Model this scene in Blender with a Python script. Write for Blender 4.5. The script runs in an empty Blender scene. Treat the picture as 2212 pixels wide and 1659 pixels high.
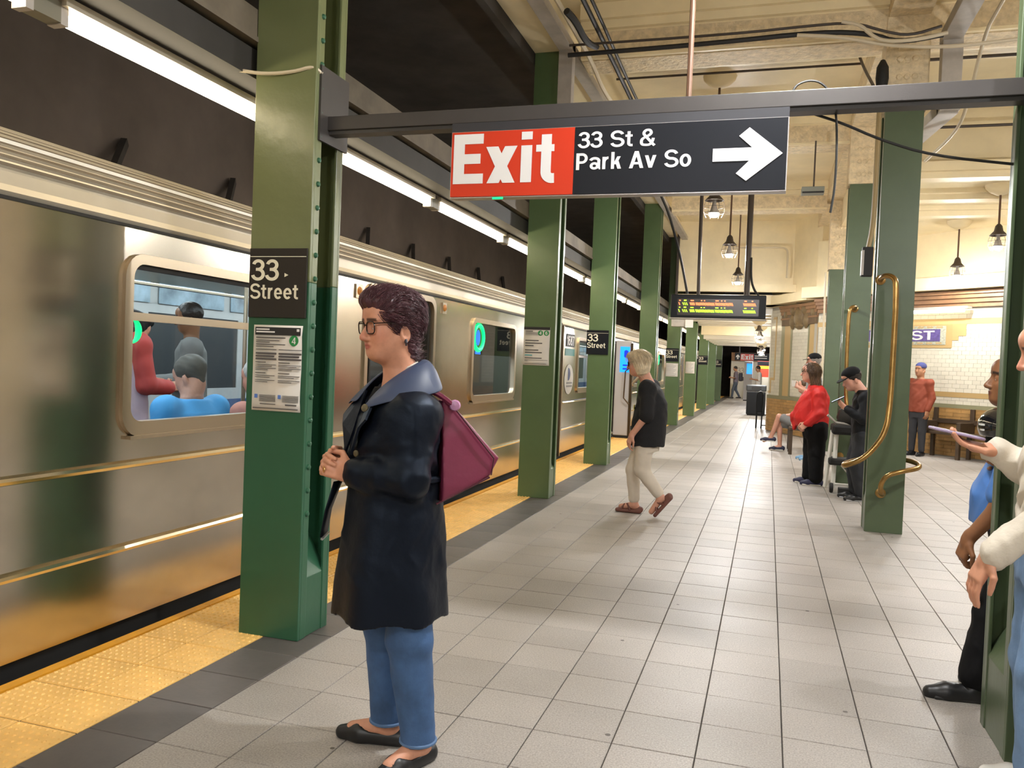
import bpy, math, random
import numpy as np
from mathutils import Vector, Matrix
random.seed(7); np.random.seed(7)
S = bpy.context.scene
COL = S.collection
PI = math.pi

# ------------------------------------------------------------------ camera, world, exposure
CAM_H, FPX, W, H = 1.4, 1776.4, 2212.0, 1659.0
def cam_basis(yaw=0.30160732, pitch=-0.02550656, roll=0.04022964):
    f = Vector((-math.sin(yaw)*math.cos(pitch), math.cos(yaw)*math.cos(pitch), math.sin(pitch)))
    r = Vector((math.cos(yaw), math.sin(yaw), 0)); u = r.cross(f)
    c, s = math.cos(roll), math.sin(roll)
    return c*r+s*u, c*u-s*r, f
CR, CU, CF = cam_basis()
cam = bpy.data.cameras.new('camera'); cam.sensor_fit = 'HORIZONTAL'; cam.sensor_width = 36.0
cam.lens = FPX/W*36.0; cam.clip_start = 0.05; cam.clip_end = 300
camo = bpy.data.objects.new('camera', cam); COL.objects.link(camo)
m = Matrix((CR, CU, -CF)).transposed().to_4x4(); m.translation = (0, 0, CAM_H); camo.matrix_world = m
S.camera = camo
wd = bpy.data.worlds.new('world'); S.world = wd; wd.use_nodes = True
wd.node_tree.nodes['Background'].inputs[0].default_value = (0.9, 0.85, 0.75, 1)
wd.node_tree.nodes['Background'].inputs[1].default_value = 0.012
S.view_settings.view_transform = 'Standard'; S.view_settings.look = 'None'
S.view_settings.gamma = 1.0; S.view_settings.use_curve_mapping = False
S.view_settings.exposure = 0.16
try:
    S.cycles.max_bounces = 8; S.cycles.diffuse_bounces = 4; S.cycles.glossy_bounces = 4; S.cycles.transparent_max_bounces = 10
except Exception: pass
TUBE_W = 18.0        # emission of the fluorescent tubes at the platform edge
LAMP_W = 1650.0       # emission of the hanging platform lamps
def depth(x, y, z=0.0): return (Vector((x, y, z-CAM_H))).dot(CF)

# ------------------------------------------------------------------ helpers
MATS = {}
def M(name, col, rough=.5, metal=0, noise=None, bump=None, emit=None, spec=None, rand=0, coat=0, trans=0, stretch=None, attr=None, sheen=0):
    if name in MATS: return MATS[name]
    m = bpy.data.materials.new(name); m.use_nodes = True; nt = m.node_tree; N = nt.nodes; L = nt.links
    b = N['Principled BSDF']
    b.inputs['Base Color'].default_value = (*col, 1); b.inputs['Roughness'].default_value = rough; b.inputs['Metallic'].default_value = metal
    if spec is not None: b.inputs['Specular IOR Level'].default_value = spec
    if coat: b.inputs['Coat Weight'].default_value = coat; b.inputs['Coat Roughness'].default_value = .08
    if sheen: b.inputs['Sheen Weight'].default_value = sheen
    if trans: b.inputs['Transmission Weight'].default_value = trans
    if emit: b.inputs['Emission Color'].default_value = (*emit[0], 1); b.inputs['Emission Strength'].default_value = emit[1]
    src = None
    tc = N.new('ShaderNodeTexCoord') if (noise or bump) else None
    mp = None
    if tc:
        mp = N.new('ShaderNodeMapping'); L.new(tc.outputs['Object'], mp.inputs[0])
        if stretch: mp.inputs['Scale'].default_value = stretch
    if attr:
        a = N.new('ShaderNodeAttribute'); a.attribute_name = attr; src = a.outputs['Color']; L.new(src, b.inputs['Base Color'])
    if noise:
        sc, amt = noise[:2]
        nz = N.new('ShaderNodeTexNoise'); nz.inputs['Scale'].default_value = sc; nz.inputs['Detail'].default_value = 5; nz.inputs['Roughness'].default_value = .6
        L.new(mp.outputs[0], nz.inputs['Vector'])
        mr = N.new('ShaderNodeMapRange'); mr.inputs[1].default_value = .3; mr.inputs[2].default_value = .7
        mr.inputs[3].default_value = 1-amt; mr.inputs[4].default_value = 1+amt; L.new(nz.outputs['Fac'], mr.inputs[0])
        mx = N.new('ShaderNodeMix'); mx.data_type = 'RGBA'; mx.blend_type = 'MULTIPLY'; mx.inputs['Factor'].default_value = 1
        if src: L.new(src, mx.inputs['A'])
        else: mx.inputs['A'].default_value = (*col, 1)
        L.new(mr.outputs[0], mx.inputs['B']); src = mx.outputs['Result']; L.new(src, b.inputs['Base Color'])
    if rand:
        oi = N.new('ShaderNodeObjectInfo'); ge = N.new('ShaderNodeNewGeometry')
        ad = N.new('ShaderNodeMath'); ad.operation = 'ADD'; L.new(oi.outputs['Random'], ad.inputs[0]); L.new(ge.outputs['Random Per Island'], ad.inputs[1])
        fr = N.new('ShaderNodeMath'); fr.operation = 'FRACT'; L.new(ad.outputs[0], fr.inputs[0])
        mr = N.new('ShaderNodeMapRange'); mr.inputs[3].default_value = 1-rand; mr.inputs[4].default_value = 1+rand; L.new(fr.outputs[0], mr.inputs[0])
        mx = N.new('ShaderNodeMix'); mx.data_type = 'RGBA'; mx.blend_type = 'MULTIPLY'; mx.inputs['Factor'].default_value = 1
        if src: L.new(src, mx.inputs['A'])
        else: mx.inputs['A'].default_value = (*col, 1)
        L.new(mr.outputs[0], mx.inputs['B']); src = mx.outputs['Result']; L.new(src, b.inputs['Base Color'])
    if bump:
        nz = N.new('ShaderNodeTexNoise'); nz.inputs['Scale'].default_value = bump[0]; nz.inputs['Detail'].default_value = 4
        L.new(mp.outputs[0], nz.inputs['Vector'])
        bp = N.new('ShaderNodeBump'); bp.inputs['Strength'].default_value = bump[1]; bp.inputs['Distance'].default_value = bump[2] if len(bump) > 2 else .01
        L.new(nz.outputs['Fac'], bp.inputs['Height']); L.new(bp.outputs[0], b.inputs['Normal'])
    MATS[name] = m
    return m

FR = {}   # frames of things: name -> (loc, rotz)
def thing(name, label, cat, loc=(0, 0, 0), rz=0.0, group=None, kind=None):
    o = bpy.data.objects.new(name, None); COL.objects.link(o); o.empty_display_size = .1
    o.location = loc; o.rotation_euler = (0, 0, rz); FR[o] = (Vector(loc), rz)
    o['label'] = label; o['category'] = cat
    if group: o['group'] = group
    if kind: o['kind'] = kind
    return o
def tag(o, label, cat, group=None):
    o['label'] = label; o['category'] = cat
    if group: o['group'] = group
    return o
def root_of(o):
    while o.parent: o = o.parent
    return o

def mesh_np(name, v, f, smooth=True):
    """v (n,3) array; f (m,4) quads"""
    me = bpy.data.meshes.new(name); n = len(v); q = len(f); k = f.shape[1]
    me.vertices.add(n); me.vertices.foreach_set('co', np.asarray(v, np.float32).ravel())
    me.loops.add(q*k); me.loops.foreach_set('vertex_index', np.asarray(f, np.int32).ravel())
    me.polygons.add(q); me.polygons.foreach_set('loop_start', np.arange(0, q*k, k, dtype=np.int32))
    me.polygons.foreach_set('use_smooth', np.full(q, smooth)); me.update(calc_edges=True); me.validate()
    return me

class MB:
    """collects shapes in world (or local) coordinates and links them as one mesh object"""
    def __init__(s): s.v = []; s.f = []
    def add(s, vs, fs):
        b = len(s.v); s.v += [tuple(p) for p in vs]; s.f += [tuple(b+i for i in q) for q in fs]; return s
    def box(s, x0, x1, y0, y1, z0, z1, mat=None):
        vs = [(x, y, z) for z in (z0, z1) for y in (y0, y1) for x in (x0, x1)]
        if mat is not None: vs = [mat @ Vector(p) for p in vs]
        return s.add(vs, [(0, 2, 3, 1), (4, 5, 7, 6), (0, 1, 5, 4), (2, 6, 7, 3), (0, 4, 6, 2), (1, 3, 7, 5)])
    def beam(s, a, b, w, h, up=(0, 0, 1)):
        a = Vector(a); b = Vector(b); d = (b-a); L = d.length; d.normalize(); u = Vector(up); sd = d.cross(u).normalized(); u = sd.cross(d)
        mt = Matrix((sd, d, u)).transposed().to_4x4(); mt.translation = a
        return s.box(-w/2, w/2, 0, L, -h/2, h/2, mt)
    def tube(s, pts, r, n=8, cap=True, closed=False):
        P = [Vector(p) for p in pts]; k = len(P); R = r if isinstance(r, (list, tuple)) else [r]*k
        ref = None; rings = []
        for i in range(k):
            if closed: t = (P[(i+1) % k]-P[i-1])
            else: t = (P[min(i+1, k-1)]-P[max(i-1, 0)])
            t.normalize()
            if ref is None:
                ref = Vector((0, 0, 1)) if abs(t.z) < .9 else Vector((1, 0, 0))
                ref = (ref-t*ref.dot(t)).normalized()
            else: ref = (ref-t*ref.dot(t)).normalized()
            bn = t.cross(ref)
            rings.append([P[i]+R[i]*(math.cos(2*PI*j/n)*ref+math.sin(2*PI*j/n)*bn) for j in range(n)])
        vs = [p for q in rings for p in q]; fs = []
        for i in range(k if closed else k-1):
            i2 = (i+1) % k
            for j in range(n): fs.append((i*n+j, i*n+(j+1) % n, i2*n+(j+1) % n, i2*n+j))
        if cap and not closed: fs += [tuple(range(n))[::-1], tuple((k-1)*n+j for j in range(n))]
        return s.add(vs, fs)
    def lathe(s, prof, c=(0, 0, 0), n=16, mat=None):
        vs = []; fs = []
        for r, z in prof:
            for j in range(n):
                p = Vector((r*math.cos(2*PI*j/n), r*math.sin(2*PI*j/n), z))
                if mat is not None: p = mat @ p
                vs.append(p+Vector(c))
        for i in range(len(prof)-1):
            for j in range(n): fs.append((i*n+j, i*n+(j+1) % n, (i+1)*n+(j+1) % n, (i+1)*n+j))
        if prof[0][0] > 1e-5: fs.append(tuple(range(n))[::-1])
        if prof[-1][0] > 1e-5: fs.append(tuple((len(prof)-1)*n+j for j in range(n)))
        return s.add(vs, fs)
    def prism(s, poly, d, mat=None, off=0):
        """2D polygon (x,z) extruded along local y from off to off+d"""
        n = len(poly); vs = [(x, off, z) for x, z in poly]+[(x, off+d, z) for x, z in poly]
        if mat is not None: vs = [mat @ Vector(p) for p in vs]
        fs = [tuple(range(n)), tuple(range(2*n-1, n-1, -1))]+[(i, n+i, n+(i+1) % n, (i+1) % n) for i in range(n)]
        return s.add(vs, fs)
    def quad(s, a, b, c, d): return s.add([a, b, c, d], [(0, 1, 2, 3)])
    def build(s, name, mat, parent=None, smooth=False, bevel=0, local=False, kind=None, weld=False):
        me = bpy.data.meshes.new(name)
        vs = s.v
        if parent is not None and not local:
            r = root_of(parent)
            if r in FR:
                l, rz = FR[r]; im = Matrix.Rotation(-rz, 4, 'Z') @ Matrix.Translation(-l)
                vs = [im @ Vector(p) for p in vs]
        me.from_pydata([tuple(p) for p in vs], [], s.f); me.validate(); me.update()
        me.materials.append(mat)
        if smooth: me.polygons.foreach_set('use_smooth', [True]*len(me.polygons)); me.update()
        o = bpy.data.objects.new(name, me); COL.objects.link(o)
        if parent is not None: o.parent = parent
        if bevel:
            md = o.modifiers.new('bevel', 'BEVEL'); md.width = bevel; md.segments = 2; md.limit_method = 'ANGLE'; md.harden_normals = False
        if smooth:
            try: me.set_sharp_from_angle(angle=math.radians(40))
            except Exception: pass
        if kind: o['kind'] = kind
        return o

def struct(name, mb, mat, parent=None, **k):
    o = mb.build(name, mat, parent, **k)
    if parent is None: o['kind'] = 'structure'
    return o

# hand-drawn grotesque letters: strokes as flat ribbons, cap height 1
def _q(pts, it=3):
    for _ in range(it):
        o = [pts[0]]
        for (ax, ay), (bx, by) in zip(pts, pts[1:]): o += [(ax*.75+bx*.25, ay*.75+by*.25), (ax*.25+bx*.75, ay*.25+by*.75)]
        pts = o+[pts[-1]]
    return pts
def _rib(pts, w, closed=False):
    n = len(pts); L = []; R = []
    for i in range(n):
        a, b = (pts[i-1], pts[(i+1) % n]) if closed else (pts[max(i-1, 0)], pts[min(i+1, n-1)])
        dx, dy = b[0]-a[0], b[1]-a[1]; l = math.hypot(dx, dy) or 1; nx, ny = -dy/l*w/2, dx/l*w/2
        L.append((pts[i][0]+nx, pts[i][1]+ny)); R.append((pts[i][0]-nx, pts[i][1]-ny))
    return [[L[i], R[i], R[(i+1) % n], L[(i+1) % n]] for i in range(n if closed else n-1)]
def _e(cx, cy, rx, ry, a0, a1, n=16): return [(cx+rx*math.cos(math.radians(a0+(a1-a0)*i/n)), cy+ry*math.sin(math.radians(a0+(a1-a0)*i/n))) for i in range(n+1)]
def _r(x0, y0, x1, y1): return [[(x0, y0), (x1, y0), (x1, y1), (x0, y1)]]
def _oval(cx, cy, rx, ry, w): return _rib([(cx+rx*math.cos(a), cy+ry*math.sin(a)) for a in np.linspace(0, 2*PI, 29)[:-1]], w, True)
def _par(x0, y0, x1, y1, w): return [[(x0, y0), (x0+w, y0), (x1+w, y1), (x1, y1)]]
def glyph(c, w=.175):
    h = w/2; X = .73
    if c == 'E': return .68, _r(.04, 0, .04+w*1.1, 1)+_r(.04, 1-w, .63, 1)+_r(.04, .5-h, .58, .5+h)+_r(.04, 0, .64, w)
    if c == 'T': return .66, _r(.0, 1-w, .62, 1)+_r(.31-h*1.1, 0, .31+h*1.1, 1)
    if c == 'P': return .68, _r(.05, 0, .05+w*1.1, 1)+_rib([(.1, 1-h)]+_e(.34, (1-h+.42+h*.3)/2, .215, (1-h-.42-h*.3)/2, 90, -90)+[(.1, .42+h*.3)], w)
    if c == 'A': return .72, _par(.0, 0, .255, 1, w*1.15)+_par(.70-w*1.15, 0, .445-w*1.15, 1, w*1.15)+_r(.17, .22, .53, .22+w*.9)
    if c == 'x': return .57, _par(.0, 0, .34, X, w*1.2)+_par(.55-w*1.2, 0, .55-w*1.2-.34, X, w*1.2)
    if c == 'v': return .57, _par(.275-w*.55, 0, .0, X, w*1.12)+_par(.275-w*.55, 0, .55-w*1.12, X, w*1.12)
    if c == 'i': return .30, _r(.05, 0, .05+w*1.05, X)+_r(.05, .845, .05+w*1.05, 1)
    if c == 't': return .37, _r(.0, X-.135, .345, X)+_rib([(.095+h, .93), (.095+h, .25)]+_e(.095+h+.13, .195, .13, .13, 180, 262, 10)[1:]+[(.36, .068)], w*.96)
    if c == 'r': return .40, _r(.05, 0, .05+w*1.05, X)+_rib(_e(.335, .40, .20, .27, 180, 86), w)
    if c == 'k': return .57, _r(.05, 0, .05+w*1.05, 1)+_par(.15, .27, .345, X, w*1.15)+_par(.555-w*1.2, 0, .24, .47, w*1.2)
    if c == 'o': return .60, _oval(.29, X/2, .27-h, X/2+.012-h, w)
    if c == 'e': return .57, _r(.08, .31, .50, .31+w*.68)+_rib(_e(.28, X/2, .265-h, X/2+.012-h, -8, 318, 30), w)
    if c == 'a': return .57, _r(.475-w*.5, .06, .475+w*.5, .52)+_r(.49, 0, .56, .12)+_rib(_e(.27, .50, .215, .245-h, 165, 0), w)+_oval(.26, .215, .235-h, .225-h, w*.95)
    if c == '3': r1 = (1.015-h-.53)/2; r2 = (.53+.015-h)/2; return .58, _r(.17, .53-h*.95, .30, .53+h*.95)+_rib(_e(.27, .53+r1, .245-h*.6, r1, 168, -90, 22), w)+_rib(_e(.27, .53-r2, .275-h*.6, r2, 90, -170, 22), w)
    if c == 'S': r1 = (1.018-h-.505)/2; r2 = (.505+.018-h)/2; return .67, _rib(_e(.325, .505+r1, .285-h*.5, r1, 14, 270, 22)[:-1]+_e(.335, .505-r2, .305-h*.5, r2, 90, -168, 22), w)
    if c == '&': return .72, _rib([(.655, .0)]+_q([(.60, .06), (.24, .56), (.10, .76), (.22, .97), (.42, .97), (.50, .78), (.40, .64), (.20, .52), (.03, .40), (.03, .08), (.26, .04), (.45, .06), (.56, .28), (.585, .46)], 4), w*.92)
    if c == '1': return .42, _r(.19, 0, .19+w*1.1, 1)+_r(.02, .66, .25, .66+w*.75)+[[(.02, .78), (.19, .80), (.26, 1), (.22, 1)]]
    if c == '4': return .60, _r(.34, 0, .34+w*1.05, 1)+_r(.01, .20, .57, .20+w*.85)+[[(.01, .30), (.12, .28), (.42, .92), (.36, 1)]]
    if c == '7': return .57, _r(.02, 1-w, .54, 1)+_par(.10, 0, .345, .9, w*1.15)
    if c == '6': return .60, _oval(.29, .33, .265-h*.7, .335-h, w)+_rib(_e(.32, .47, .32-h, .54-h, 190, 50, 20), w)
    if c == '8': return .60, _oval(.29, .29, .27-h, .30-h, w)+_oval(.29, .755, .24-h, .255-h, w)
    return .30, []
def text(txt, size, mat, origin, xdir, updir, parent, ext=.0006, bold=0, cw=1.0, align='LEFT', name='lettering', fit=None, space=1.0):
    """flat lettering filling the box fit=(width, height) whose lower left corner is origin"""
    w = .20 if txt == 'Exit' else .15; x = 0; Q = []
    for c in txt:
        adv, qs = glyph(c, w); Q += [[(px+x, py) for px, py in q] for q in qs]; x += adv+.035
    P = np.array([p for q in Q for p in q]); lo = P.min(0); hi = P.max(0)
    X = Vector(xdir).normalized(); U = Vector(updir).normalized(); Nn = X.cross(U); O = Vector(origin); mb = MB()
    for k, q in enumerate(Q):
        p = [O+X*((a-lo[0])/(hi[0]-lo[0])*fit[0])+U*((b-lo[1])/(hi[1]-lo[1])*fit[1])+Nn*(ext+(k % 90)*1.6e-5) for a, b in q]; mb.add(p, [(0, 1, 2, 3)])
    return mb.build(name, mat, parent)

def arc(c, r, a0, a1, n, ax='xz'):
    out = []
    for i in range(n+1):
        a = a0+(a1-a0)*i/n; p = [c[0], c[1], c[2]]
        i0, i1 = 'xyz'.index(ax[0]), 'xyz'.index(ax[1]); p[i0] += r*math.cos(a); p[i1] += r*math.sin(a); out.append(tuple(p))
    return out
def smooth_path(pts, it=2):
    P = [Vector(p) for p in pts]
    for _ in range(it):
        q = [P[0]]
        for a, b in zip(P, P[1:]): q += [a*.75+b*.25, a*.25+b*.75]
        q.append(P[-1]); P = q
    return P

# ------------------------------------------------------------------ materials
cream = M('cream_paint', (.86, .73, .47), .45, noise=(1.3, .10), bump=(9, .25, .01))
cream_old = M('dirty_cream_paint', (.50, .43, .31), .6, noise=(2.2, .25), bump=(7, .3, .01))
plaster = M('ornate_plaster', (.74, .60, .38), .6, noise=(14, .20), bump=(28, .9, .02))
soot = M('sooty_concrete', (.055, .046, .038), .85, noise=(1.5, .35))
tunnel = M('tunnel_brown', (.16, .125, .10), .8, noise=(.8, .2))
green = M('green_enamel', (.095, .150, .062), .32, noise=(1.5, .12), bump=(11, .16, .01))
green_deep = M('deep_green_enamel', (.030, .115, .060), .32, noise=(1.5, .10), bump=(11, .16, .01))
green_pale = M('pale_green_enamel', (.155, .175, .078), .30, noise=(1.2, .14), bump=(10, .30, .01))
green_grey = M('grey_green_enamel', (.080, .112, .058), .34, noise=(1.3, .14), bump=(11, .16, .01))
steel = M('stainless_steel', (.60, .54, .45), .20, 1, noise=(3, .10), bump=(1.1, .035, .05), stretch=(1, .6, 1))
steel_b = M('brushed_steel', (.70, .66, .58), .30, 1)
roofm = M('train_roof', (.50, .45, .36), .42, .35, noise=(2, .08))
dark_rub = M('black_rubber', (.012, .011, .010), .7)
darkgrey = M('dark_grey_steel', (.055, .049, .046), .45, .2, noise=(4, .1))
black_p = M('black_enamel', (.006, .0065, .008), .45, spec=.25)
sign_dark = M('sign_black', (.007, .008, .012), .45, spec=.25)
sign_brown = M('sign_weathered_black', (.026, .021, .017), .6, spec=.3)
sign_red = M('sign_red', (.62, .040, .010), .45, spec=.3)
white_l = M('white_lettering', (.80, .79, .78), .5)
cream_l = M('cream_lettering', (.82, .78, .62), .5)
paper = M('white_paper', (.74, .70, .64), .75)
ink = M('printed_ink', (.10, .09, .09), .8)
greyp = M('grey_duct_paint', (.42, .38, .33), .5, noise=(5, .15))
conduit = M('cream_conduit', (.62, .53, .37), .45)
pipe_dark = M('dark_pipe', (.05, .035, .025), .5)
cable_m = M('black_cable', (.012, .011, .010), .55)
brass = M('worn_brass', (.36, .22, .075), .28, .9, noise=(9, .25))
tube_m = M('fluorescent_tube', (1, .95, .85), .5, emit=((1.0, .86, .62), TUBE_W))
lamp_m = M('lamp_glow', (1, 1, 1), .5, emit=((.97, .97, .97), LAMP_W))
# ------------------------------------------------------------------ floor
grout = M('dark_grout', (.045, .038, .034), .9)
def tile_material():
    m = bpy.data.materials.new('terrazzo_tile'); m.use_nodes = True; nt = m.node_tree; N = nt.nodes; L = nt.links; b = N['Principled BSDF']
    geo = N.new('ShaderNodeNewGeometry'); oi = N.new('ShaderNodeObjectInfo')
    big = N.new('ShaderNodeTexNoise'); big.inputs['Scale'].default_value = .9; big.inputs['Detail'].default_value = 6; L.new(geo.outputs['Position'], big.inputs['Vector'])
    fine = N.new('ShaderNodeTexNoise'); fine.inputs['Scale'].default_value = 150; fine.inputs['Detail'].default_value = 2; L.new(geo.outputs['Position'], fine.inputs['Vector'])
    cr = N.new('ShaderNodeValToRGB'); cr.color_ramp.elements[0].position = .3; cr.color_ramp.elements[0].color = (.285, .256, .228, 1)
    cr.color_ramp.elements[1].position = .72; cr.color_ramp.elements[1].color = (.420, .386, .352, 1); L.new(big.outputs['Fac'], cr.inputs[0])
    ad = N.new('ShaderNodeMath'); ad.operation = 'ADD'; L.new(oi.outputs['Random'], ad.inputs[0]); L.new(geo.outputs['Random Per Island'], ad.inputs[1])
    fr = N.new('ShaderNodeMath'); fr.operation = 'FRACT'; L.new(ad.outputs[0], fr.inputs[0])
    mr = N.new('ShaderNodeMapRange'); mr.inputs[3].default_value = .92; mr.inputs[4].default_value = 1.07; L.new(fr.outputs[0], mr.inputs[0])
    mf = N.new('ShaderNodeMapRange'); mf.inputs[1].default_value = .3; mf.inputs[2].default_value = .7; mf.inputs[3].default_value = .76; mf.inputs[4].default_value = 1.24; L.new(fine.outputs['Fac'], mf.inputs[0])
    mu = N.new('ShaderNodeMath'); mu.operation = 'MULTIPLY'; L.new(mr.outputs[0], mu.inputs[0]); L.new(mf.outputs[0], mu.inputs[1])
    mx = N.new('ShaderNodeMix'); mx.data_type = 'RGBA'; mx.blend_type = 'MULTIPLY'; mx.inputs['Factor'].default_value = 1
    L.new(cr.outputs[0], mx.inputs['A']); L.new(mu.outputs[0], mx.inputs['B'])
    vo = N.new('ShaderNodeTexVoronoi'); vo.inputs['Scale'].default_value = 3.0; vo.inputs['Randomness'].default_value = 1; L.new(geo.outputs['Position'], vo.inputs['Vector'])
    lt = N.new('ShaderNodeMath'); lt.operation = 'LESS_THAN'; lt.inputs[1].default_value = .034; L.new(vo.outputs['Distance'], lt.inputs[0])
    gm = N.new('ShaderNodeMix'); gm.data_type = 'RGBA'; gm.inputs['B'].default_value = (.10, .085, .075, 1); L.new(lt.outputs[0], gm.inputs['Factor']); L.new(mx.outputs['Result'], gm.inputs['A'])
    L.new(gm.outputs['Result'], b.inputs['Base Color'])
    rr = N.new('ShaderNodeMapRange'); rr.inputs[3].default_value = .36; rr.inputs[4].default_value = .56; L.new(big.outputs['Fac'], rr.inputs[0]); L.new(rr.outputs[0], b.inputs['Roughness'])
    bp = N.new('ShaderNodeBump'); bp.inputs['Strength'].default_value = .25; bp.inputs['Distance'].default_value = .003
    b2 = N.new('ShaderNodeTexNoise'); b2.inputs['Scale'].default_value = 45; L.new(geo.outputs['Position'], b2.inputs['Vector'])
    L.new(b2.outputs['Fac'], bp.inputs['Height']); L.new(bp.outputs[0], b.inputs['Normal'])
    return m
tile_m = tile_material()
border_m = M('dark_border_tile', (.105, .092, .086), .42, noise=(3, .2), rand=.12, bump=(40, .2, .003))
yellow_m = M('tactile_yellow', (.86, .53, .16), .45, noise=(5, .12), rand=.06)
yellow_e = M('edge_yellow', (.72, .34, .02), .45, noise=(6, .15))
PX = .3048; PY = .307; X0 = .1135; Y0 = 2.405
XB0, XB1 = X0-8*PX, X0-7*PX        # dark border row
EDGE = -2.92
floor = struct('floor', MB().box(EDGE, 6.4, -7.5, 52, -.5, -.006), grout)
def tile_mesh(name, w, d, g=.0022, b=.0018, top=0, mat=tile_m):
    x0, x1, y0, y1 = g, w-g, g, d-g; mb = MB()
    vs = [(x0, y0, -.008), (x1, y0, -.008), (x1, y1, -.008), (x0, y1, -.008), (x0, y0, top-b), (x1, y0, top-b), (x1, y1, top-b), (x0, y1, top-b),
          (x0+b, y0+b, top), (x1-b, y0+b, top), (x1-b, y1-b, top), (x0+b, y1-b, top)]
    fs = [(8, 9, 10, 11)]+[(i, (i+1) % 4, 4+(i+1) % 4, 4+i) for i in range(4)]+[(4+i, 4+(i+1) % 4, 8+(i+1) % 4, 8+i) for i in range(4)]
    return vs, fs
def lay_tiles(parent, name, cells, vf, mat, limit, stuff):
    """cells: list of (x,y); the largest in view become objects of their own, the rest one joined part"""
    sc = []
    for x, y in cells:
        p = Vector((x+.15, y+.15, -CAM_H)); d = p.dot(CF)
        if d < .4: sc.append((1e9, x, y)); continue
        u, v = W/2+FPX*p.dot(CR)/d, H/2-FPX*p.dot(CU)/d
        inn = -FPX*.3/d < u < W+FPX*.3/d and v < H+FPX*.3/d
        sc.append((d if inn else 1e6+d, x, y))
    sc.sort()
    vs, fs = vf; me = bpy.data.meshes.new(name); me.from_pydata(vs, [], fs); me.materials.append(mat); me.update()
    for d, x, y in sc[:limit]:
        if d > 1e5: break
        o = bpy.data.objects.new(name, me); COL.objects.link(o); o.parent = parent; o.location = (x, y, random.uniform(-.0006, .0006))
    rest = [(x, y) for d, x, y in sc[:limit] if d > 1e5]+[(x, y) for d, x, y in sc[limit:]]
    if not rest: return
    v = np.array(vs, np.float32); n = len(v); R = np.array([(x, y, 0) for x, y in rest], np.float32)
    V = (v[None]+R[:, None]).reshape(-1, 3); mb = MB(); mb.v = [tuple(p) for p in V.tolist()]
    mb.f = [tuple(i+k*n for i in q) for k in range(len(rest)) for q in fs]
    mb.build(stuff, mat, parent, kind='stuff')
cells = [(X0+i*PX, Y0+j*PY) for i in range(-7, 20) for j in range(-14, 150)]
lay_tiles(floor, 'floor_tile', cells, tile_mesh('floor_tile', PX, PY), tile_m, 300, 'distant_floor_tiles')
border = struct('trim_1', MB().box(XB0+.004, XB1-.004, -2, 51, -.0058, -.004), grout)
lay_tiles(border, 'border_tile', [(XB0, Y0+j*PY) for j in range(-12, 150)], tile_mesh('border_tile', PX, PY, top=-.0005), border_m, 60, 'distant_border_tiles')
def tactile():
    vs, fs = tile_mesh('t', PX, PY, g=.0035, b=.003, top=.001); vs = list(vs); fs = list(fs); n = 8
    for a in range(n):
        for b in range(n):
            cx, cy = PX*(a+.5)/n, PY*(b+.5)/n; k = len(vs)
            for r, z in ((.0105, .001), (.0065, .0055)):
                for q in range(6): vs.append((cx+r*math.cos(q*PI/3), cy+r*math.sin(q*PI/3), z))
            fs += [(k+q, k+(q+1) % 6, k+6+(q+1) % 6, k+6+q) for q in range(6)]+[tuple(range(k+6, k+12))]
    return vs, fs
strip = struct('trim_2', MB().box(EDGE+.06, XB0-.004, -2, 51, -.0058, -.004), grout)
tw = (XB0-(EDGE+.055))/2
lay_tiles(strip, 'tactile_tile', [(EDGE+.055+i*tw, Y0-.05+j*PY) for i in (0, 1) for j in range(-10, 150)],
          ([(x*tw/PX, y, z) for x, y, z in tactile()[0]], tactile()[1]), yellow_m, 110, 'distant_tactile_tiles')
eb = MB()
for j in range(-2, 22):
    eb.box(EDGE, EDGE+.052, -1+j*2.4+.004, -1+(j+1)*2.4, -.03, .006)
struct('trim_3', eb, yellow_e)
struct('trim_4', MB().box(EDGE+.01, EDGE+.30, -7, 52, -1.3, -.5), soot)
# track bed and tunnel shell
struct('ground', MB().box(-9.5, EDGE, -7.5, 60, -1.5, -1.3), soot)
struct('wall_left', MB().box(-7.4, -7.2, -7.5, 60, -1.3, 5.1), tunnel)
struct('wall_back', MB().box(-9.5, 6.5, -7.7, -7.5, -1.3, 5.2), cream_old)
struct('wall_right', MB().box(6.4, 6.6, -7.5, 22, -.1, 5.2), cream_old)

# ------------------------------------------------------------------ ceiling
ceil = struct('ceiling', MB().box(-2.2, 6.5, -7.5, 11.9, 4.95, 5.1).box(-2.2, 1.15, 11.9, 20.4, 4.95, 5.1).box(1.15, 6.5, 11.9, 22, 4.15, 5.1), cream)
MB().box(-9.5, -2.2, -7.5, 60, 5.05, 5.2).build('track_ceiling', soot, ceil)
MB().box(-2.47, -2.17, -7.5, 20.4, 4.63, 5.05).build('edge_beam', cream, ceil)
MB().box(-2.55, -2.475, -7.5, 20.4, 4.5, 5.05).build('sooty_edge_beam', soot, ceil)
MB().box(.88, 1.22, -7.5, 20.4, 4.62, 4.98).build('ceiling_beam', plaster, ceil)
def cross_beam(y, z0, xa, xb, w=.46):
    b = MB(); b.box(xa, xb, y-w/2, y+w/2, z0, 4.98)
    for sgn in (-1, 1):
        y0 = y+sgn*w/2
        b.box(xa, xb, min(y0, y0+sgn*.10), max(y0, y0+sgn*.10), 4.80, 4.98); b.box(xa, xb, min(y0, y0+sgn*.05), max(y0, y0+sgn*.05), 4.72, 4.80)
    b.build('cross_beam', cream, ceil)
    MB().box(xa, xb, y-w/2-.008, y-w/2, z0+.03, 4.70).box(xa, xb, y-w/2+.05, y+w/2-.05, z0-.008, z0).build('beam_ornament', plaster, ceil)
for y in (3.6, 8.30, 11.85, 16.35):
    cross_beam(y, 4.45, -1.93, .88)
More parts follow.
